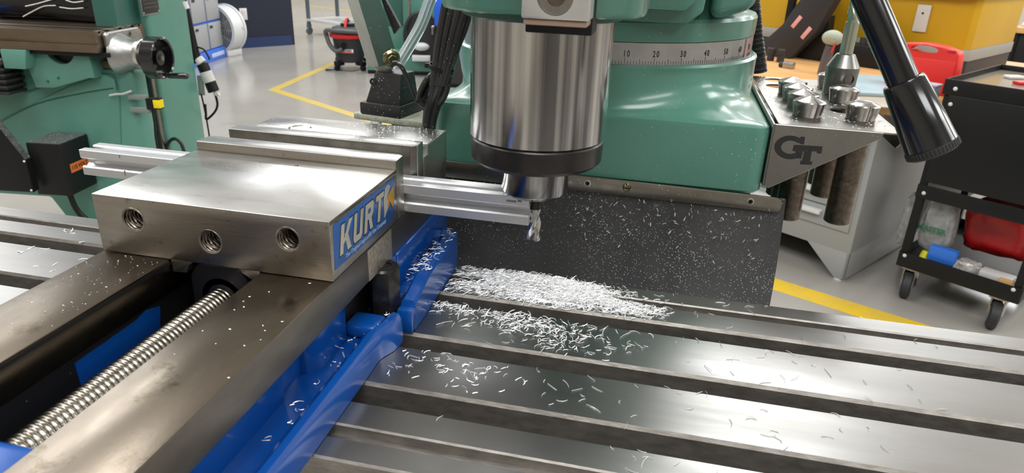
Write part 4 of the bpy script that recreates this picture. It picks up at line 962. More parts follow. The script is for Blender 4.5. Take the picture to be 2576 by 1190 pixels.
# movable jaw body
g = G(); box(g, -76.2, 76.2, 25.6, 125.4, 68.3, 105.2, .6); mj = part('movable_jaw', g, steel_jaw, vi)
for (x, z, r) in ((-50.3, 91.4, 7.3), (-.2, 83.6, 7.3), (50.0, 91.6, 7.3)):
    g = G(); cyl(g, (x, 20, z), (x, 60, z), r, n=36); cut(mj, g)
g = G(); cyl(g, (9, 113, 104), (9, 113, 107), 1.6, n=12); cut(mj, g)
for (x, z, r) in ((-50.3, 91.4, 7.3), (-.2, 83.6, 7.3), (50.0, 91.6, 7.3)):
    g = G(); R = []
    for j in range(0, 80):
        y = 27+j*.45; ring = []
        for i in range(28):
            a = 2*PI*i/28; ph = (y/2.1-i/28) % 1; d = .95*abs(2*ph-1)
            ring.append((x+(r+.2-.95+d)*math.cos(a), y, z+(r+.2-.95+d)*math.sin(a)))
        R.append(ring)
    loft(g, R, cap=False)
    for f in g.faces: f.normal_flip()
    th = part('threaded_hole', g, steel_shank if x != -.2 else steel_shank, mj, sharp=60)
    g = G(); cyl(g, (x, 55 if x != -.2 else 44, z), (x, 62, z), r+.3, n=20); part('hole_bottom', g, blk_void, mj)
    g = G(); lathe(g, [(r-.75, .3), (r+.35, -.15), (r+.5, .1)], (x, 25.6, z), (0, 1, 0), 36, cap=False); part('hole_rim', g, steel_front, mj)
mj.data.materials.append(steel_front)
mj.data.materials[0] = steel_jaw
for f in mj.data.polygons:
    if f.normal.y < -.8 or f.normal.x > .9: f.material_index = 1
g = G(); prism(g, [(-29.4, 68.4), (-29.2, 60), (-20, 60.6), (-17.5, 66), (-14, 68.3)], 'y', 25.8, 118, .4); prism(g, [(29.4, 68.4), (30, 63), (24, 62), (18, 65.5), (15.5, 68.3)], 'y', 25.8, 118, .4); part('jaw_keel', g, steel_front, mj)
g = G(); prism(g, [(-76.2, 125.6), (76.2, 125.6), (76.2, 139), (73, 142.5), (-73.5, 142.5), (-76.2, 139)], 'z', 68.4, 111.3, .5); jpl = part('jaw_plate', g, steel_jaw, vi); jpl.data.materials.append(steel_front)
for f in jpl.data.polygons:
    if f.normal.y < -.8 or f.normal.x > .8: f.material_index = 1  # darker steel by face direction, painting in the dimmer reflection
g = G(); box(g, -76.25, 76.25, 124.0, 125.9, 68.4, 105.3); part('plate_gap', g, steel_dark, mj)
g = G(); box(g, 76.15, 76.5, 26.5, 125, 102.6, 104.6, .1); part('side_groove', g, steel_dark, mj)
# label on the jaw side
def side(y, z, x=76.55): return (x, y, z)
g = G(); prism(g, [(28.5, 74.4), (116, 72.8), (120.5, 77.5), (121.5, 101.4), (30, 101.6)], 'x', 76.2, 76.5, .1); lab = part('label', g, blue_label, mj, 'worn blue maker label')
KU = {  # strokes as polygons in an em of width w, height 1
 'K': [[(0, 0), (.26, 0), (.26, 1), (0, 1)], [(.24, .42), (.62, 1), (.9, 1), (.5, .45), (.24, .30)], [(.30, .60), (.48, .72), (.92, 0), (.62, 0)]],
 'U': [[(0, .2), (.24, .2), (.24, 1), (0, 1)], [(.52, .2), (.76, .2), (.76, 1), (.52, 1)], [(0, .22), (.76, .22), (.76, .14), (.64, 0), (.12, 0), (0, .14)]],
 'R': [[(0, 0), (.24, 0), (.24, 1), (0, 1)], [(.2, .8), (.5, .8), (.5, .62), (.2, .62), (.2, .42), (.62, .42), (.76, .56), (.76, .88), (.66, 1), (.2, 1)], [(.34, .46), (.58, .48), (.80, 0), (.54, 0)]],
 'T': [[(0, .8), (.76, .8), (.76, 1), (0, 1)], [(.26, 0), (.50, 0), (.50, .9), (.26, .9)]]}
def letters(g, grow, x):
    y = 35.0; h = 17.8; q_ = 0; base = lambda yy: 80.2-(yy-35)*.002
    for ch, wd_ in (('K', .96), ('U', .86), ('R', .88), ('T', .80)):
        for poly in KU[ch]:
            cx = sum(p[0] for p in poly)/len(poly); cz = sum(p[1] for p in poly)/len(poly); P = []
            for (a, b) in poly:
                if grow: a += (.045 if a > cx else -.045); b += (.045 if b > cz else -.045)
                yy = y+a*16.8+b*h*.24; P.append((yy, base(yy)+b*h))
            q_ += 1; prism(g, P, 'x', x, x+.06+(.012*(q_ % 4)))
        y += wd_*17.6+1.0
    return g
part('lettering_outline', letters(G(), True, 76.5), txt_k, lab); part('lettering', letters(G(), False, 76.64), txt_w, lab, 'worn white KURT lettering')
g = G(); prism(g, [(101.5, 79), (110, 85.5), (107, 92), (113, 97.8), (110, 99.8), (105, 98.5), (102, 92)], 'x', 76.55, 76.75); part('emblem_white', g, txt_w, lab)
g = G(); prism(g, [(107.5, 91.5), (119, 95.5), (119.5, 87), (117, 80.8)], 'x', 76.55, 76.8); part('emblem_gold', g, txt_y, lab)
g = G(); prism(g, [(106.5, 85.5), (109, 90), (110.5, 87.5), (110, 84.5)], 'x', 76.56, 76.86); part('emblem_orange', g, txt_o, lab)
g = G(); text(g, "The Original AngLock\u00ae Vise Company", 4.0, axes((76.6, 42, 76.9), (0, 1, -.006), (0, 0, 1)), .05, shear=.2, align='LEFT', space=.98); part('tagline', g, txt_pale, lab)
# screw
g = G(); R = []; NS = 40; pitch = 3.1; y = -122.
ys = np.arange(-122, 42, .45)
for y in ys:
    ring = []
    for i in range(NS):
        a = 2*PI*i/NS; ph = ((y/pitch)-2*i/NS) % 1; d = .5-.5*math.cos(2*PI*ph); d = d**.6
        r = 8.7+.85*d; ring.append((r*math.cos(a), y, 42.6+r*math.sin(a)))
    R.append(ring)
loft(g, R); part('lead_screw', g, steel_screw, vi, sharp=80)
g = G(); prism(g, [(-22, 32), (-21, 58), (-15.5, 65.5), (-12, 67.6), (10, 67.6), (14, 65.6), (19, 56), (20, 32)], 'y', 29, 60, 2.5, 3); nb_ = part('screw_nut', g, blk_void, vi)
g = G(); lathe(g, [(10.0, -2), (14, -2), (14, 3), (10.0, 3)], (0, 31, 44), (0, 1, 0), 32, closed=True); part('nut_collar', g, blk_ox, nb_)
g = G(); tube(g, [(-60, -146, 58), (0, -148, 60), (40, -150, 58)], 6, 8); 
g.free()
# ================================================================ T-bolt coupling nut in the vise slot
t = thing('coupling_nut', 'tall black oxide hex coupling nut clamping the blue vise base', 'nut', (76.6, 96.2, 9.8))
bx_, by_ = 83.0, 90.0
s0 = on(955, 800, z=16.3); s1 = on(968, 668, z=52)
cx_, cy_ = 76.6, 96.2
g = G(); hexp = [(cx_+11.2*math.cos(math.radians(a)), cy_+11.2*math.sin(math.radians(a))) for a in range(8, 368, 60)]
prism(g, hexp, 'z', 9.8, 45.5, .4); 
t_ = thing.__name__
nut = part('body', g, blk_ox, t)
g = G(); lathe(g, [(10.8, 45.3), (9.6, 46.8), (6, 46.8), (5.6, 46)], (cx_, cy_, 0), n=36); part('chamfer', g, blk_ox, nut)
g = G(); lathe(g, [(5.6, 40), (5.6, 46.9), (6.6, 47.0), (7, 46.8)], (cx_, cy_, 0), n=24, cap=False); part('bore', g, blk_void, nut)
g = G(); cyl(g, (cx_, cy_, 41), (cx_, cy_, 45), 5.5, n=20); part('stud_end', g, blk_ox, nut)

# ================================================================ ALUMINIUM EXTRUSION
t = thing('aluminium_extrusion', 'silver slotted aluminium extrusion bar clamped between the vise jaws', 'extrusion', (-15, 153.8, 68.2))
a0, a1, z0, z1 = 142.8, 164.8, 68.3, 88.9
def ext_profile():
    s = a1-a0; c = s/2; o = 3.1; lip = 2.0; w = 5.2
    P = []
    # quarter pattern walked around: each side has a T slot
    side = [(-c, 0), ]
    def q(k):
        pts = [(-c+.3, -c), (-o-1.3, -c), (-o-.1, -c+1.1), (-o-.1, -c+lip), (-w, -c+lip), (-w, -c+lip+1.4), (-2.4, -3.9), (2.4, -3.9), (w, -c+lip+1.4), (w, -c+lip), (o+.1, -c+lip), (o+.1, -c+1.1), (o+1.3, -c), (c-.3, -c)]
        a = k*PI/2; return [(x*math.cos(a)-y*math.sin(a), x*math.sin(a)+y*math.cos(a)) for x, y in pts]
    for k in range(4): P += q(k)
    return [((a0+a1)/2+x, (z0+z1)/2+y*(z1-z0)/s) for x, y in P]
g = G(); prism(g, ext_profile(), 'x', -196, 166.2); eb = part('bar', g, alu_ext, t)
g = G(); cyl(g, (166, 153.8, 78.8), (166.4, 153.8, 78.8), 2.2, n=16); part('core_hole', g, blk, eb)
for (x, z, w_, h_) in ((-160, 85.5, 1.2, 4), (-158, 71.5, 1.3, 4.2), (150, 84.5, 7, 1.6), (158, 85.2, 3, 3)):
    g = G(); box(g, x, x+w_, a0-.06, a0+.02, z, z+h_ if z+h_ < 88 else 88); part('scuff', g, mat('dark_scuff', (.28, .28, .28), .5, .5), eb)

# ================================================================ COLLET RACK
rkz = 119.0
t = thing('collet_rack', 'stainless tool shelf with cut-out letters bolted to the green column', 'tool rack', (390, 420, 62))
g = G(); prism(g, rrect(391, 425, 46.5, 121.5, 3), 'z', rkz-1.6, rkz, .3, 1); top = part('shelf_plate', g, steel_bracket, t)
HC = [(373.3, 345.7), (373.3, 380), (373.3, 413), (373.3, 446), (417.5, 348.2), (410.6, 380), (417.8, 424.7), (421.6, 467), (366, 487), (369, 525), (420.9, 505.1)]
for (x, y) in HC: g = G(); cyl(g, (x, y, rkz-5), (x, y, rkz+3), 12.2, n=28); cut(top, g)
GPn = [(1938, 314), (2222, 327), (1925, 472)]
gp = [on(u, v, y=303) for u, v in GPn]
g = G(); prism(g, [(341.5, 65), (345.5, 63), (424, rkz-5.5), (425.5, rkz-1.8), (425.5, rkz-.2), (341.5, rkz-.2)], 'y', 302, 303.8, .4, 1); fp = part('front_gusset', g, steel_bracket, t)
g = G(); box(g, 340.2, 342, 303, 546, 64, rkz-.2, .3, 1); part('mounting_plate', g, steel_bracket, t)
g = G(); tube(g, [(341, 303.5, rkz-.9), (383, 303.5, rkz-.9), (425.5, 303.5, rkz-.9)], 1.0, 8, 1); part('fold', g, steel_bracket, t)
lipp = [(437, rkz-.1), (440.5, rkz-.6), (443, rkz-3), (443.2, rkz-6), (438.5, rkz-12.5), (437.2, rkz-12.2), (441.4, rkz-6), (441.4, rkz-3.4), (439.8, rkz-1.9), (437, rkz-1.6)]
g = G(); prism(g, lipp, 'y', 304, 546, 0); part('curled_lip', g, steel_bracket, t)
def slabL(g, polys, y=301.9):
    for P in polys: prism(g, P, 'y', y-.25, y)
def gp2(u, v): p = on(u, v, y=301.8); return (p[0], p[2])
# cut-out emblem, traced at its place on the gusset: a slab-serif C-shaped G and a T across it
def zz(px, py): return gp2(1900+px/5.41, 280+py/5.41)
g = G()
cxp, cyp, ro, ri = 470, 492, 1.0, 1.0
outer = [(zz(475+215*math.cos(a), 492-160*math.sin(a))) for a in np.linspace(math.radians(38), math.radians(325), 26)]
inner = [(zz(478+128*math.cos(a), 490-92*math.sin(a))) for a in np.linspace(math.radians(325), math.radians(38), 26)]
o_pts = [on(0, 0, y=301.8)]
tt = bmesh.new()
A = [tt.verts.new((x, 301.8, z)) for x, z in outer]; B = [tt.verts.new((x, 301.8, z)) for x, z in inner[::-1]]
A2_ = [tt.verts.new((x, 301.5, z)) for x, z in outer]; B2_ = [tt.verts.new((x, 301.5, z)) for x, z in inner[::-1]]
for i in range(len(A)-1):
    for q in ((A[i], A[i+1], B[i+1], B[i]), (A2_[i], B2_[i], B2_[i+1], A2_[i+1]), (A[i], A2_[i], A2_[i+1], A[i+1]), (B[i], B[i+1], B2_[i+1], B2_[i])): tt.faces.new(q)
bmesh.ops.recalc_face_normals(tt, faces=tt.faces); join(g, tt)
Lk = [0]
def L(pts, y=301.8): Lk[0] += 1; prism(g, [zz(*p) for p in pts], 'y', y-.3-.03*Lk[0], y)
L([(622, 345), (678, 350), (660, 450), (604, 444), (588, 400)])
L([(530, 458), (915, 480), (898, 576), (838, 570), (842, 545), (510, 540)])
L([(508, 530), (560, 555), (610, 520), (630, 480), (530, 458)])
L([(560, 560), (645, 545), (625, 640), (520, 640)])
L([(672, 540), (768, 545), (742, 690), (640, 680)])
L([(618, 672), (775, 684), (765, 728), (610, 720)])
part('emblem', g, mat('laser_black', (.02, .02, .02), .5, 0, speck='b8b8b0', spscale=330, spth=.10), fp, 'dark cut letters G and T')
# collets
COLL = None
def collet(x, y, slit, label, tall=0, mouth=False, deg=0, shank_z=30):
    t = thing('collet', label, 'collet', (x, y, rkz), deg, 'steel collets standing in the rack')
    cone = [(11.4, 0), (11.7, 0), (13.8, 11.4+tall), (14.0, 12.4+tall), (13.0, 13.4+tall)]
    g = G()
    if mouth:
        lathe(g, [(11.9, .1)]+cone[1:]+[(7.6, 15.2+tall), (6.6, 14.9+tall), (6.2, 8)], (0, 0, 0), n=48)
    else: lathe(g, [(11.9, .1)]+cone[1:]+[(1.6, 17.4+tall), (1.0, 17.2+tall)], (0, 0, 0), n=48)
    hd = part('head', g, steel_collet, t, local=True, sharp=16)
    if mouth: g = G(); lathe(g, [(6.5, 14.92+tall), (.1, 14.94+tall)], n=24, cap=False); part('bore', g, blk_void, hd, local=True)
    g = G()
    for a in (slit, slit+120, slit+240):
        M = Matrix.Rotation(math.radians(a), 4, 'Z')
        r_in = 6.4 if mouth else 1.1; zt = 15.1+tall if mouth else 17.5+tall
        t2_ = bmesh.new(); P = [(r_in, zt), (13.08, 13.5+tall), (14.1, 12.42+tall), (13.9, 11.3+tall), (11.82, .3), (10.6, .3), (11.0, 10+tall), (r_in, zt-3)]
        A = [t2_.verts.new((p[0], -.32, p[1])) for p in P]; B = [t2_.verts.new((p[0], .32, p[1])) for p in P]
        t2_.faces.new(A); t2_.faces.new(B[::-1])
        for i in range(len(P)): t2_.faces.new((A[i], B[i], B[(i+1) % len(P)], A[(i+1) % len(P)]))
        t2_.transform(M); bmesh.ops.recalc_face_normals(t2_, faces=t2_.faces); join(g, t2_)
    part('slit', g, blk_void, hd, local=True)
    g = G(); lathe(g, [(10.4, -96), (11.4, -95), (11.5, -60), (11.9, -2), (11.9, .3)], n=32); part('shank', g, steel_shank, t, local=True)
    return t
collet(373.3, 345.7, -70, 'steel collet with a pointed split top, nearest of the left row', deg=0)
collet(373.3, 380, -55, 'steel collet with a pointed split top, second of the left row', deg=0)
collet(373.3, 413, -50, 'steel collet with a pointed split top, third of the left row')
collet(373.3, 446, 95, 'steel collet with a pointed split top, farthest of the left row')
collet(417.5, 348.2, -80, 'steel collet with an open round bore at the front right corner of the rack', mouth=True)
collet(417.8, 424.7, -45, 'steel collet with an open round bore in front of the upright tool holder', mouth=True)
collet(420.9, 505.1, 30, 'steel collet half hidden behind the upright tool holder', mouth=True)
# tool holder with end mill
hx_, hy_ = 421.6, 467
t = thing('tool_holder', 'round steel end mill holder with a side set screw standing in the rack', 'tool holder', (hx_, hy_, rkz))
g = G(); lathe(g, [(13.8, .1), (14.6, .3), (15.8, 27.5), (9.2, 39.6), (8.6, 40)], n=48); hb = part('body', g, steel_shank if False else mat('grey_tool_steel', (.27, .265, .25), .3, .95, (.2, .195, .18), 60, bump=.1), t, local=True, sharp=16)
g = G(); lathe(g, [(11.2, -96), (11.8, -94), (11.9, .3)], n=32); part('shank', g, steel_shank, t, local=True)
sd_ = Vector((.32, -1, .0)).normalized(); cpos = sd_*15.0+Vector((0, 0, 17))
g = G(); lathe(g, [(2.6, -.5), (4.6, -.3), (5.0, .9), (5.0, -3), (2.6, -3)], cpos, sd_, 24, closed=True); ss = part('set_screw', g, blk_nut, hb, local=True)
g = G(); cyl(g, cpos-sd_*2, cpos+sd_*.1, 2.6, n=6); part('hex_socket', g, blk, ss, local=True)
t = endmill('end_mill', 'yellowed two flute end mill standing point up in the tool holder', 'end mill', hx_, hy_, rkz+91, rkz+70, rkz+40.2, 6.9, 6.3, hss, hss, turns=.32)

# ================================================================ GREY ARM WITH BLACK BLOCK
YA = 322.
J = Vector(on(961, 152, y=344))
t = thing('jointed_arm', 'grey square tube arm ending in a black tapered block beside the column', 'arm', (0, 340, 88))
gT = [(902, 289), (960, 296), (1030, 308), (1066, 276)]
bl0 = on(903, 262, y=YA); br0 = on(1001, 287, y=YA)
zb_ = 92.; x0_, x1_ = -37.5, 1.5; D = 44
DX = Vector((1, 0, 0)); 
def fru(g, z0, z1, a0_, a1_, d0, d1, yc, xc0, xc1, b=1):
    tt = bmesh.new(); P = []
    for (z, h, d, xc) in ((z0, a0_, d0, xc0), (z1, a1_, d1, xc1)): P.append([tt.verts.new((xc+sx*h, yc+sy*d, z)) for sx, sy in ((-1, -1), (1, -1), (1, 1), (-1, 1))])
    tt.faces.new(P[0][::-1]); tt.faces.new(P[1])
    for i in range(4): tt.faces.new((P[0][i], P[0][(i+1) % 4], P[1][(i+1) % 4], P[1][i]))
    bmesh.ops.recalc_face_normals(tt, faces=tt.faces); bev(tt, b); return join(g, tt)
ROT = Matrix.Translation((-8, 344, 0)) @ Matrix.Rotation(math.radians(-10), 4, 'Z') @ Matrix.Translation((8, -344, 0))
g = G(); fru(g, 90.5, 102, 23, 23, 22, 22, 344, -15, -15, 1.5); g.transform(ROT); bs = part('block_base', g, blk_cast, t)
g = G(); fru(g, 101.5, 131, 19.5, 14.5, 18.5, 13, 344, -14, -10, 1.5); g.transform(ROT); bk = part('tapered_block', g, blk_cast, t)
p = on(938, 206, y=326); g = G(); lathe(g, [(1.6, 0), (3.4, 0), (3.4, 1.6), (1.6, 1.6)], (p[0], 327.5, p[2]), (0, -1, .1), 18, closed=True); part('screw_boss', g, blk_nut, bk)
g = G(); box(g, -46, 34, 322, 372, 84, 90.4, 1.5, M=ROT); part('base_plate', g, felt, t, 'chip dusted pale base plate')
g = G(); lathe(g, [(7.4, 130), (6.4, 134), (8, 141)], (J.x+2, 344, 0), n=20); part('stem', g, arm_m, t)
# arm: square tube from the joint up and to the left
Tp = Vector(on(903, -40, y=338)); dv = (Tp-J).normalized()
wd = 10.5
ux = Vector((0, -1, 0)); ux = (ux-dv*ux.dot(dv)).normalized(); uy = dv.cross(ux).normalized()
# rotate the tube so that one pale face and one green-grey face show
an = math.radians(-38); e1 = ux*math.cos(an)+uy*math.sin(an); e2 = dv.cross(e1)
def tubebox(g, p0_, p1_, h1, h2, b=.8):
    tt = bmesh.new(); A = [tt.verts.new(p0_+e1*a*h1+e2*b_*h2) for a, b_ in ((-1, -1), (1, -1), (1, 1), (-1, 1))]; B = [tt.verts.new(p1_+e1*a*h1+e2*b_*h2) for a, b_ in ((-1, -1), (1, -1), (1, 1), (-1, 1))]
    tt.faces.new(A[::-1]); tt.faces.new(B)
    for i in range(4): tt.faces.new((A[i], A[(i+1) % 4], B[(i+1) % 4], B[i]))
    bmesh.ops.recalc_face_normals(tt, faces=tt.faces); bev(tt, b); return join(g, tt)
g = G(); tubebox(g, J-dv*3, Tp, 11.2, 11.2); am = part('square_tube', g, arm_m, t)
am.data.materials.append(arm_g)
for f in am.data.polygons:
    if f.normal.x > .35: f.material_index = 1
g = G(); sphere(g, J-dv*4, 11, (.95, .95, .8)); part('tube_end', g, arm_m, am)
ax_ = Vector((.55, -.8, -.05)).normalized(); BC = Vector(tuple(on(984, 146, y=326)))
g = G(); lathe(g, [(8.2, -2), (8.6, 0), (8.0, 2.4), (5.6, 4.2)], BC, ax_, 28); bo = part('joint_bolt', g, brass, t)
g = G(); lathe(g, [(4.6, 0), (4.6, 3.4), (3.8, 4)], BC+ax_*3.6, ax_, 6); part('bolt_head', g, brass, bo)
g = G(); tt_ = [on(968, -4, y=352), on(1006, 78, y=352), on(992, 88, y=352), on(950, 0, y=352)]
quadplate(g, [on(952, -20, y=352), on(968, -4, y=352), on(1006, 67, y=352), on(991, 86, y=352)], 5, (0, 1, 0)); part('black_strut', g, blk_cast, t)
# bracket that carries the plate from the column side
g = G(); box(g, 20, 42.2, 330, 366, 76, 84, 1); box(g, -10, 30, 330, 366, 78, 84, 1); part('support_bracket', g, felt, t)

# ================================================================ CABLES AND HOSES
def P_(pix, y): return [tuple(on(u, v, y=y)) for u, v in pix]
t = thing('cable_bundle', 'black dust covered cable bundle tied with a cable tie beside the column', 'cable', P_([(1090, 320)], 286)[0])
main = P_([(1166, -40), (1152, 20), (1134, 90), (1118, 160), (1102, 220), (1086, 275), (1078, 325), (1072, 400)], 286)
g = G(); tube(g, main, lambda s: 14.0-10*s if s < .55 else 8.5-8*(s-.55), 20, 8)
main_o = part('main_cable', g, blk_cable, t)
for k, (dx, r) in enumerate(((-24, 3.6), (-6, 3.4), (13, 3.6), (27, 3.2))):
    g = G(); tube(g, P_([(1158+dx, -40), (1143+dx, 20), (1127+dx*.85, 90), (1113+dx*.65, 160), (1101+dx*.5, 215)], 276), r, 10, 8); part('cable', g, blk_cable, t)
g = G(); tube(g, P_([(1210, -20), (1183, 30), (1168, 75), (1148, 125), (1130, 170), (1128, 205), (1118, 240), (1104, 262)], 282), 2.9, 10, 8); part('cable', g, blk_cable, t)
g = G(); tube(g, P_([(1118, 183), (1098, 182), (1078, 196), (1062, 222), (1054, 246), (1062, 262), (1080, 272), (1094, 282)], 284), 2.8, 10, 8); part('loop_cable', g, blk_cable, t)
g = G(); tube(g, P_([(1118, 194), (1100, 194), (1086, 206), (1072, 228), (1068, 250), (1082, 262), (1096, 268)], 288), 2.6, 10, 8); part('loop_cable', g, blk_cable, t)
g = G(); tube(g, P_([(988, 158), (1000, 160), (1012, 172), (1028, 205), (1044, 248), (1060, 268), (1078, 280)], 292), 2.0, 10, 8); part('thin_cable', g, blk_cable, t)
c0 = Vector(P_([(1110, 172)], 283)[0]); dm = (Vector(main[4])-Vector(main[3])).normalized()
g = G(); lathe(g, [(10.6, -1.6), (11.6, -1.6), (11.6, 1.6), (10.6, 1.6)], c0, dm, 28, closed=True); box(g, -2.4, 2.4, -2, 2, -2, 2, .5, M=Matrix.Translation(c0+Vector((-11.5, -2, 2)))); part('cable_tie', g, blk, t)
c1_ = Vector(P_([(1060, 250)], 282)[0])
g = G(); lathe(g, [(5.6, -1.2), (6.3, -1.2), (6.3, 1.2), (5.6, 1.2)], c1_, (.5, 0, -.8), 20, closed=True); part('cable_tie', g, blk, t)
g = G(); tube(g, P_([(1108, -50), (1084, -4), (1060, 60), (1030, 115), (1004, 158), (984, 200), (962, 260), (946, 310), (930, 370)], 430), 6.4, 18, 8)
ho = solo('clear_hose', g, clear, 'clear bluish vinyl hose hanging behind the grey arm', 'hose', sharp=60)
g = G(); tube(g, P_([(1893, -30), (1897, 30), (1899, 60), (1902, 100), (1907, 140), (1911, 182)], 560), lambda s: 7+1.2*s, 16, 6)
base_h = Vector(P_([(1911, 180)], 560)[0])
for k in range(44):
    s_ = k/43; P3 = crom(P_([(1893, -30), (1897, 30), (1899, 60), (1902, 100), (1907, 140), (1911, 182)], 560), 12); q_ = P3[min(int(s_*(len(P3)-1)), len(P3)-2)]; q2_ = P3[min(int(s_*(len(P3)-1))+1, len(P3)-1)]
    r_ = 7+1.2*s_; lathe(g, [(r_-.3, -1), (r_+.9, 0), (r_-.3, 1)], q_, q2_-q_, 16)
solo('corrugated_conduit', g, blk_cable, 'black corrugated conduit rising behind the right side of the green column', 'conduit', sharp=50)

# ================================================================ CHIPS
def surf(x, y):
    for a, b in Z_:
        if a <= y <= b: return 0.
    if y > 204.6 or y < -38.2: return None
    for i in range(5):
        if Z_[i][1] < y < Z_[i+1][0]: return -6.5 if depth[i] < 10 else -30.
rnd = random.Random(11)
def chip(g, c, yaw, ln, wd, curl, tilt, th=.16, up=(0, 0, 1)):
    n = 4; V = []; upv = Vector(up); d0 = Vector((math.cos(yaw), math.sin(yaw), 0)); d0 = (d0-upv*d0.dot(upv)).normalized()
    s0_ = upv.cross(d0); p = Vector(c)-d0*ln/2; ang = -curl/2
    for i in range(n+1):
        h = upv*(abs(math.sin(PI*i/n))*tilt*ln*.12+(i/n)*tilt*ln*.3)
        w = wd*(1 if 0 < i < n else .35)*.5; d = d0*math.cos(ang)+s0_*math.sin(ang); sd = d0*-math.sin(ang)+s0_*math.cos(ang)
        base = p+h
        V.append([g.verts.new(base-sd*w), g.verts.new(base+upv*th*2+sd*w*.2), g.verts.new(base+sd*w)])
        p = p+d*ln/n; ang += curl/n
    for i in range(n):
        a, b = V[i], V[i+1]
        for j in range(3): g.faces.new((a[j], a[(j+1) % 3], b[(j+1) % 3], b[j]))
    g.faces.new(V[0][::-1]); g.faces.new(V[-1])
def scatter(name, label, samples, zf, lnr, wdr, N, seed, hmax=lambda x, y: 0, th=.16):
    g = bmesh.new(); r = random.Random(seed); k = 0; tries = 0
    while k < N and tries < N*30:
        tries += 1; x, y = samples(r); z = zf(x, y)
        if z is None: continue
        hm = hmax(x, y); z += .1+r.random()*hm
        ln = r.uniform(*lnr)*(1 if r.random() < .8 else 1.5)
        chip(g, (x, y, z), r.uniform(0, 2*PI), ln, r.uniform(*wdr), r.uniform(-2.2, 2.2), r.random()*(1 if hm > .4 else .25), th); k += 1
    bmesh.ops.recalc_face_normals(g, faces=g.faces)
    return solo(name, g, chip_m, label, 'metal chips', kind='stuff', sharp=40)
# main pile on the two rear strips
piles = [((165, 186), (24, 11), 3.0), ((128, 184), (18, 10), 1.2), ((205, 180), (22, 10), 1.6), ((236, 171), (16, 7), .6), ((180, 168), (30, 6), 1.0)]
def s_pile(r):
    c, s, w = r.choices(piles, [p[2] for p in piles])[0]; return r.gauss(c[0], s[0]), r.gauss(c[1], s[1])
def h_pile(x, y): return 5.5*math.exp(-((x-165)/36)**2-((y-186)/13)**2)+2.0*math.exp(-((x-215)/24)**2-((y-176)/9)**2)
def z_top(x, y):
    s = surf(x, y)
    if s is None or x < 99 and y < 216: return None
    if s < -10: return None
    return s if s > -3 or h_pile(x, y) < 1.5 else 0
scatter('chip_pile', 'dense silvery heap of curly aluminium chips on the rear strips of the table', s_pile, z_top, (3.0, 7.5), (.28, .6), 5200, 3, h_pile)
def s_mid(r):
    q = r.random()
    if q < .42: return r.gauss(112, 12), r.gauss(142, 8)
    if q < .8: return r.gauss(165, 22), r.gauss(128, 9)
    return r.gauss(205, 22), r.gauss(112, 11)
scatter('chip_scatter', 'loose aluminium chips on the middle strip in front of the heap', s_mid, z_top, (3.0, 7.5), (.3, .7), 420, 5, lambda x, y: .6)
scatter('chip_scatter', 'thin stray aluminium slivers across the right side of the table', lambda r: (r.uniform(110, 460) if r.random() < .6 else r.gauss(290, 50), r.uniform(-20, 203)), z_top, (3.5, 9), (.2, .4), 130, 8)
scatter('chip_scatter', 'short bright chips on the front strips beside the blue vise', lambda r: (r.gauss(140, 28), r.gauss(58, 16)), z_top, (2.5, 6), (.35, .8), 80, 9)
def z_left(x, y): s = surf(x, y); return s if s is not None and s > -10 and x < -112 else None
scatter('chip_scatter', 'few white chips on the table strips left of the vise', lambda r: (r.uniform(-260, -112), r.uniform(100, 203)), z_left, (1.5, 9), (.5, 1.1), 34, 12)
# on the vise
def z_rf(x, y): return 18.2 if (76 < x < 85 and 130 < y < 192) else (30.1 if 86 < x < 97 and 126 < y < 206 else (12.3 if 76 < x < 88 and 108 < y < 126 else None))
scatter('chip_scatter', 'aluminium chips caught in the pocket of the blue vise base', lambda r: (r.uniform(75, 97), r.uniform(106, 208)), z_rf, (3, 7), (.3, .6), 120, 14, lambda x, y: 2.0 if x < 86 else .3)
scatter('chip_scatter', 'few chips on the front blue flange of the vise', lambda r: (r.uniform(66, 88), r.uniform(-60, 80)), lambda x, y: 9.2 if x < 75 else (19.8 if 80 < x < 86 and y > 61 else None), (1.2, 5), (.4, 1.2), 30, 15)
def z_v(x, y):
    if abs(x) < 75 and 182 < y < 237: return 105.7
    if abs(x) < 75 and 166 < y < 180: return 111.0
    return None
scatter('chip_scatter', 'fine chip specks on the top of the fixed vise jaw', lambda r: (r.gauss(45, 26), r.uniform(167, 237)), z_v, (.6, 1.6), (.3, .6), 260, 16, th=.08)
scatter('chip_scatter', 'fine chip specks on the dark left vise rail', lambda r: (r.uniform(-75, -32), r.uniform(-60, 24)), lambda x, y: 68.2, (.3, .8), (.2, .4), 90, 17, th=.08)
scatter('chip_scatter', 'few chips on the dark right vise rail', lambda r: (r.uniform(34, 75), r.uniform(-100, 24)), lambda x, y: 68.2, (.5, 1.5), (.4, .8), 16, 18, th=.08)
def z_sh(x, y):
    for (a, b) in HC:
        if (x-a)**2+(y-b)**2 < 13.5**2: return None
    return rkz+.05
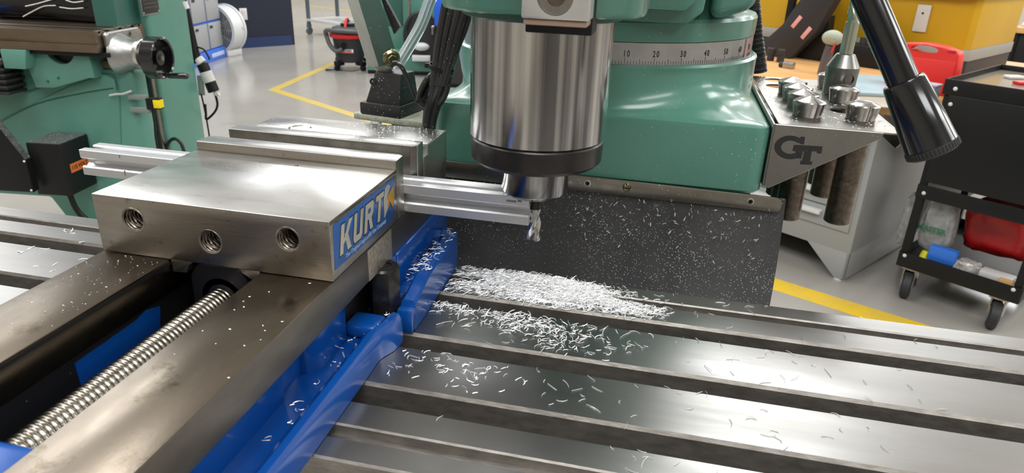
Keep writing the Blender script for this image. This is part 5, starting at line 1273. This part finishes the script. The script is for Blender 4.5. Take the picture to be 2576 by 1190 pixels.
scatter('chip_scatter', 'chips and specks on the stainless collet shelf', lambda r: (r.uniform(346, 434), r.uniform(308, 540)), z_sh, (.8, 3.2), (.5, 1.4), 150, 19)
# on the apron: stuck flat to the hanging rubber
def apr(x, z):
    t_ = (60-z)/170
    return 296-60*max(t_, 0)**1.35+5*math.sin(t_*PI)
g = bmesh.new(); r = random.Random(23)
for k in range(420):
    big = k < 95
    if big: x = r.uniform(175, 345); z = 44-abs(r.gauss(0, 22)); 
    else: x = r.uniform(60, 355); z = 46-abs(r.gauss(0, 36))
    if z < -60: continue
    y = apr(x, z)-1.2-(4.0 if False else 2.2); nrm = Vector((0, -.93, .35)).normalized()
    ln = r.uniform(1.5, 4.2) if big else r.uniform(.5, 1.6)
    yaw = r.uniform(0, 2*PI); V = Vector((math.cos(yaw), 0, math.sin(yaw)))
    # reuse chip() in the plane of the rubber
    n = nrm; d0 = (V-n*V.dot(n)).normalized(); c_ = Vector((x, y, z)); yaw_ = math.atan2(d0.y, d0.x)
    w = (r.uniform(.5, 1.2) if big else r.uniform(.3, .6))/2; cu = r.uniform(-.15, .15)*ln; s1 = n.cross(d0); a_, b_, m_ = c_-d0*ln/2, c_+d0*ln/2, c_+s1*cu*.4
    prev = None
    for q, ww in ((a_, w*.5), (m_, w), (b_, w*.4)):
        cur = [g.verts.new(q-s1*ww), g.verts.new(q+n*.5), g.verts.new(q+s1*ww)]
        if prev:
            for j in range(3): g.faces.new((prev[j], prev[(j+1) % 3], cur[(j+1) % 3], cur[j]))
        else: g.faces.new(cur[::-1])
        prev = cur
    g.faces.new(prev)
bmesh.ops.recalc_face_normals(g, faces=g.faces)
solo('chip_scatter', g, chip_m, 'bright chips stuck to the dusty black apron behind the cutter', 'metal chips', kind='stuff', sharp=40)

# ---------------------------------------------------------------- lift everything so that the floor is z = 0
for o in list(C.objects):
    if o.parent is None and o is not camo and o.type != 'LIGHT':
        o.location.z += FL/1000
print('objects', len(C.objects), 'tris', sum(len(m.polygons)*2 for m in bpy.data.meshes))
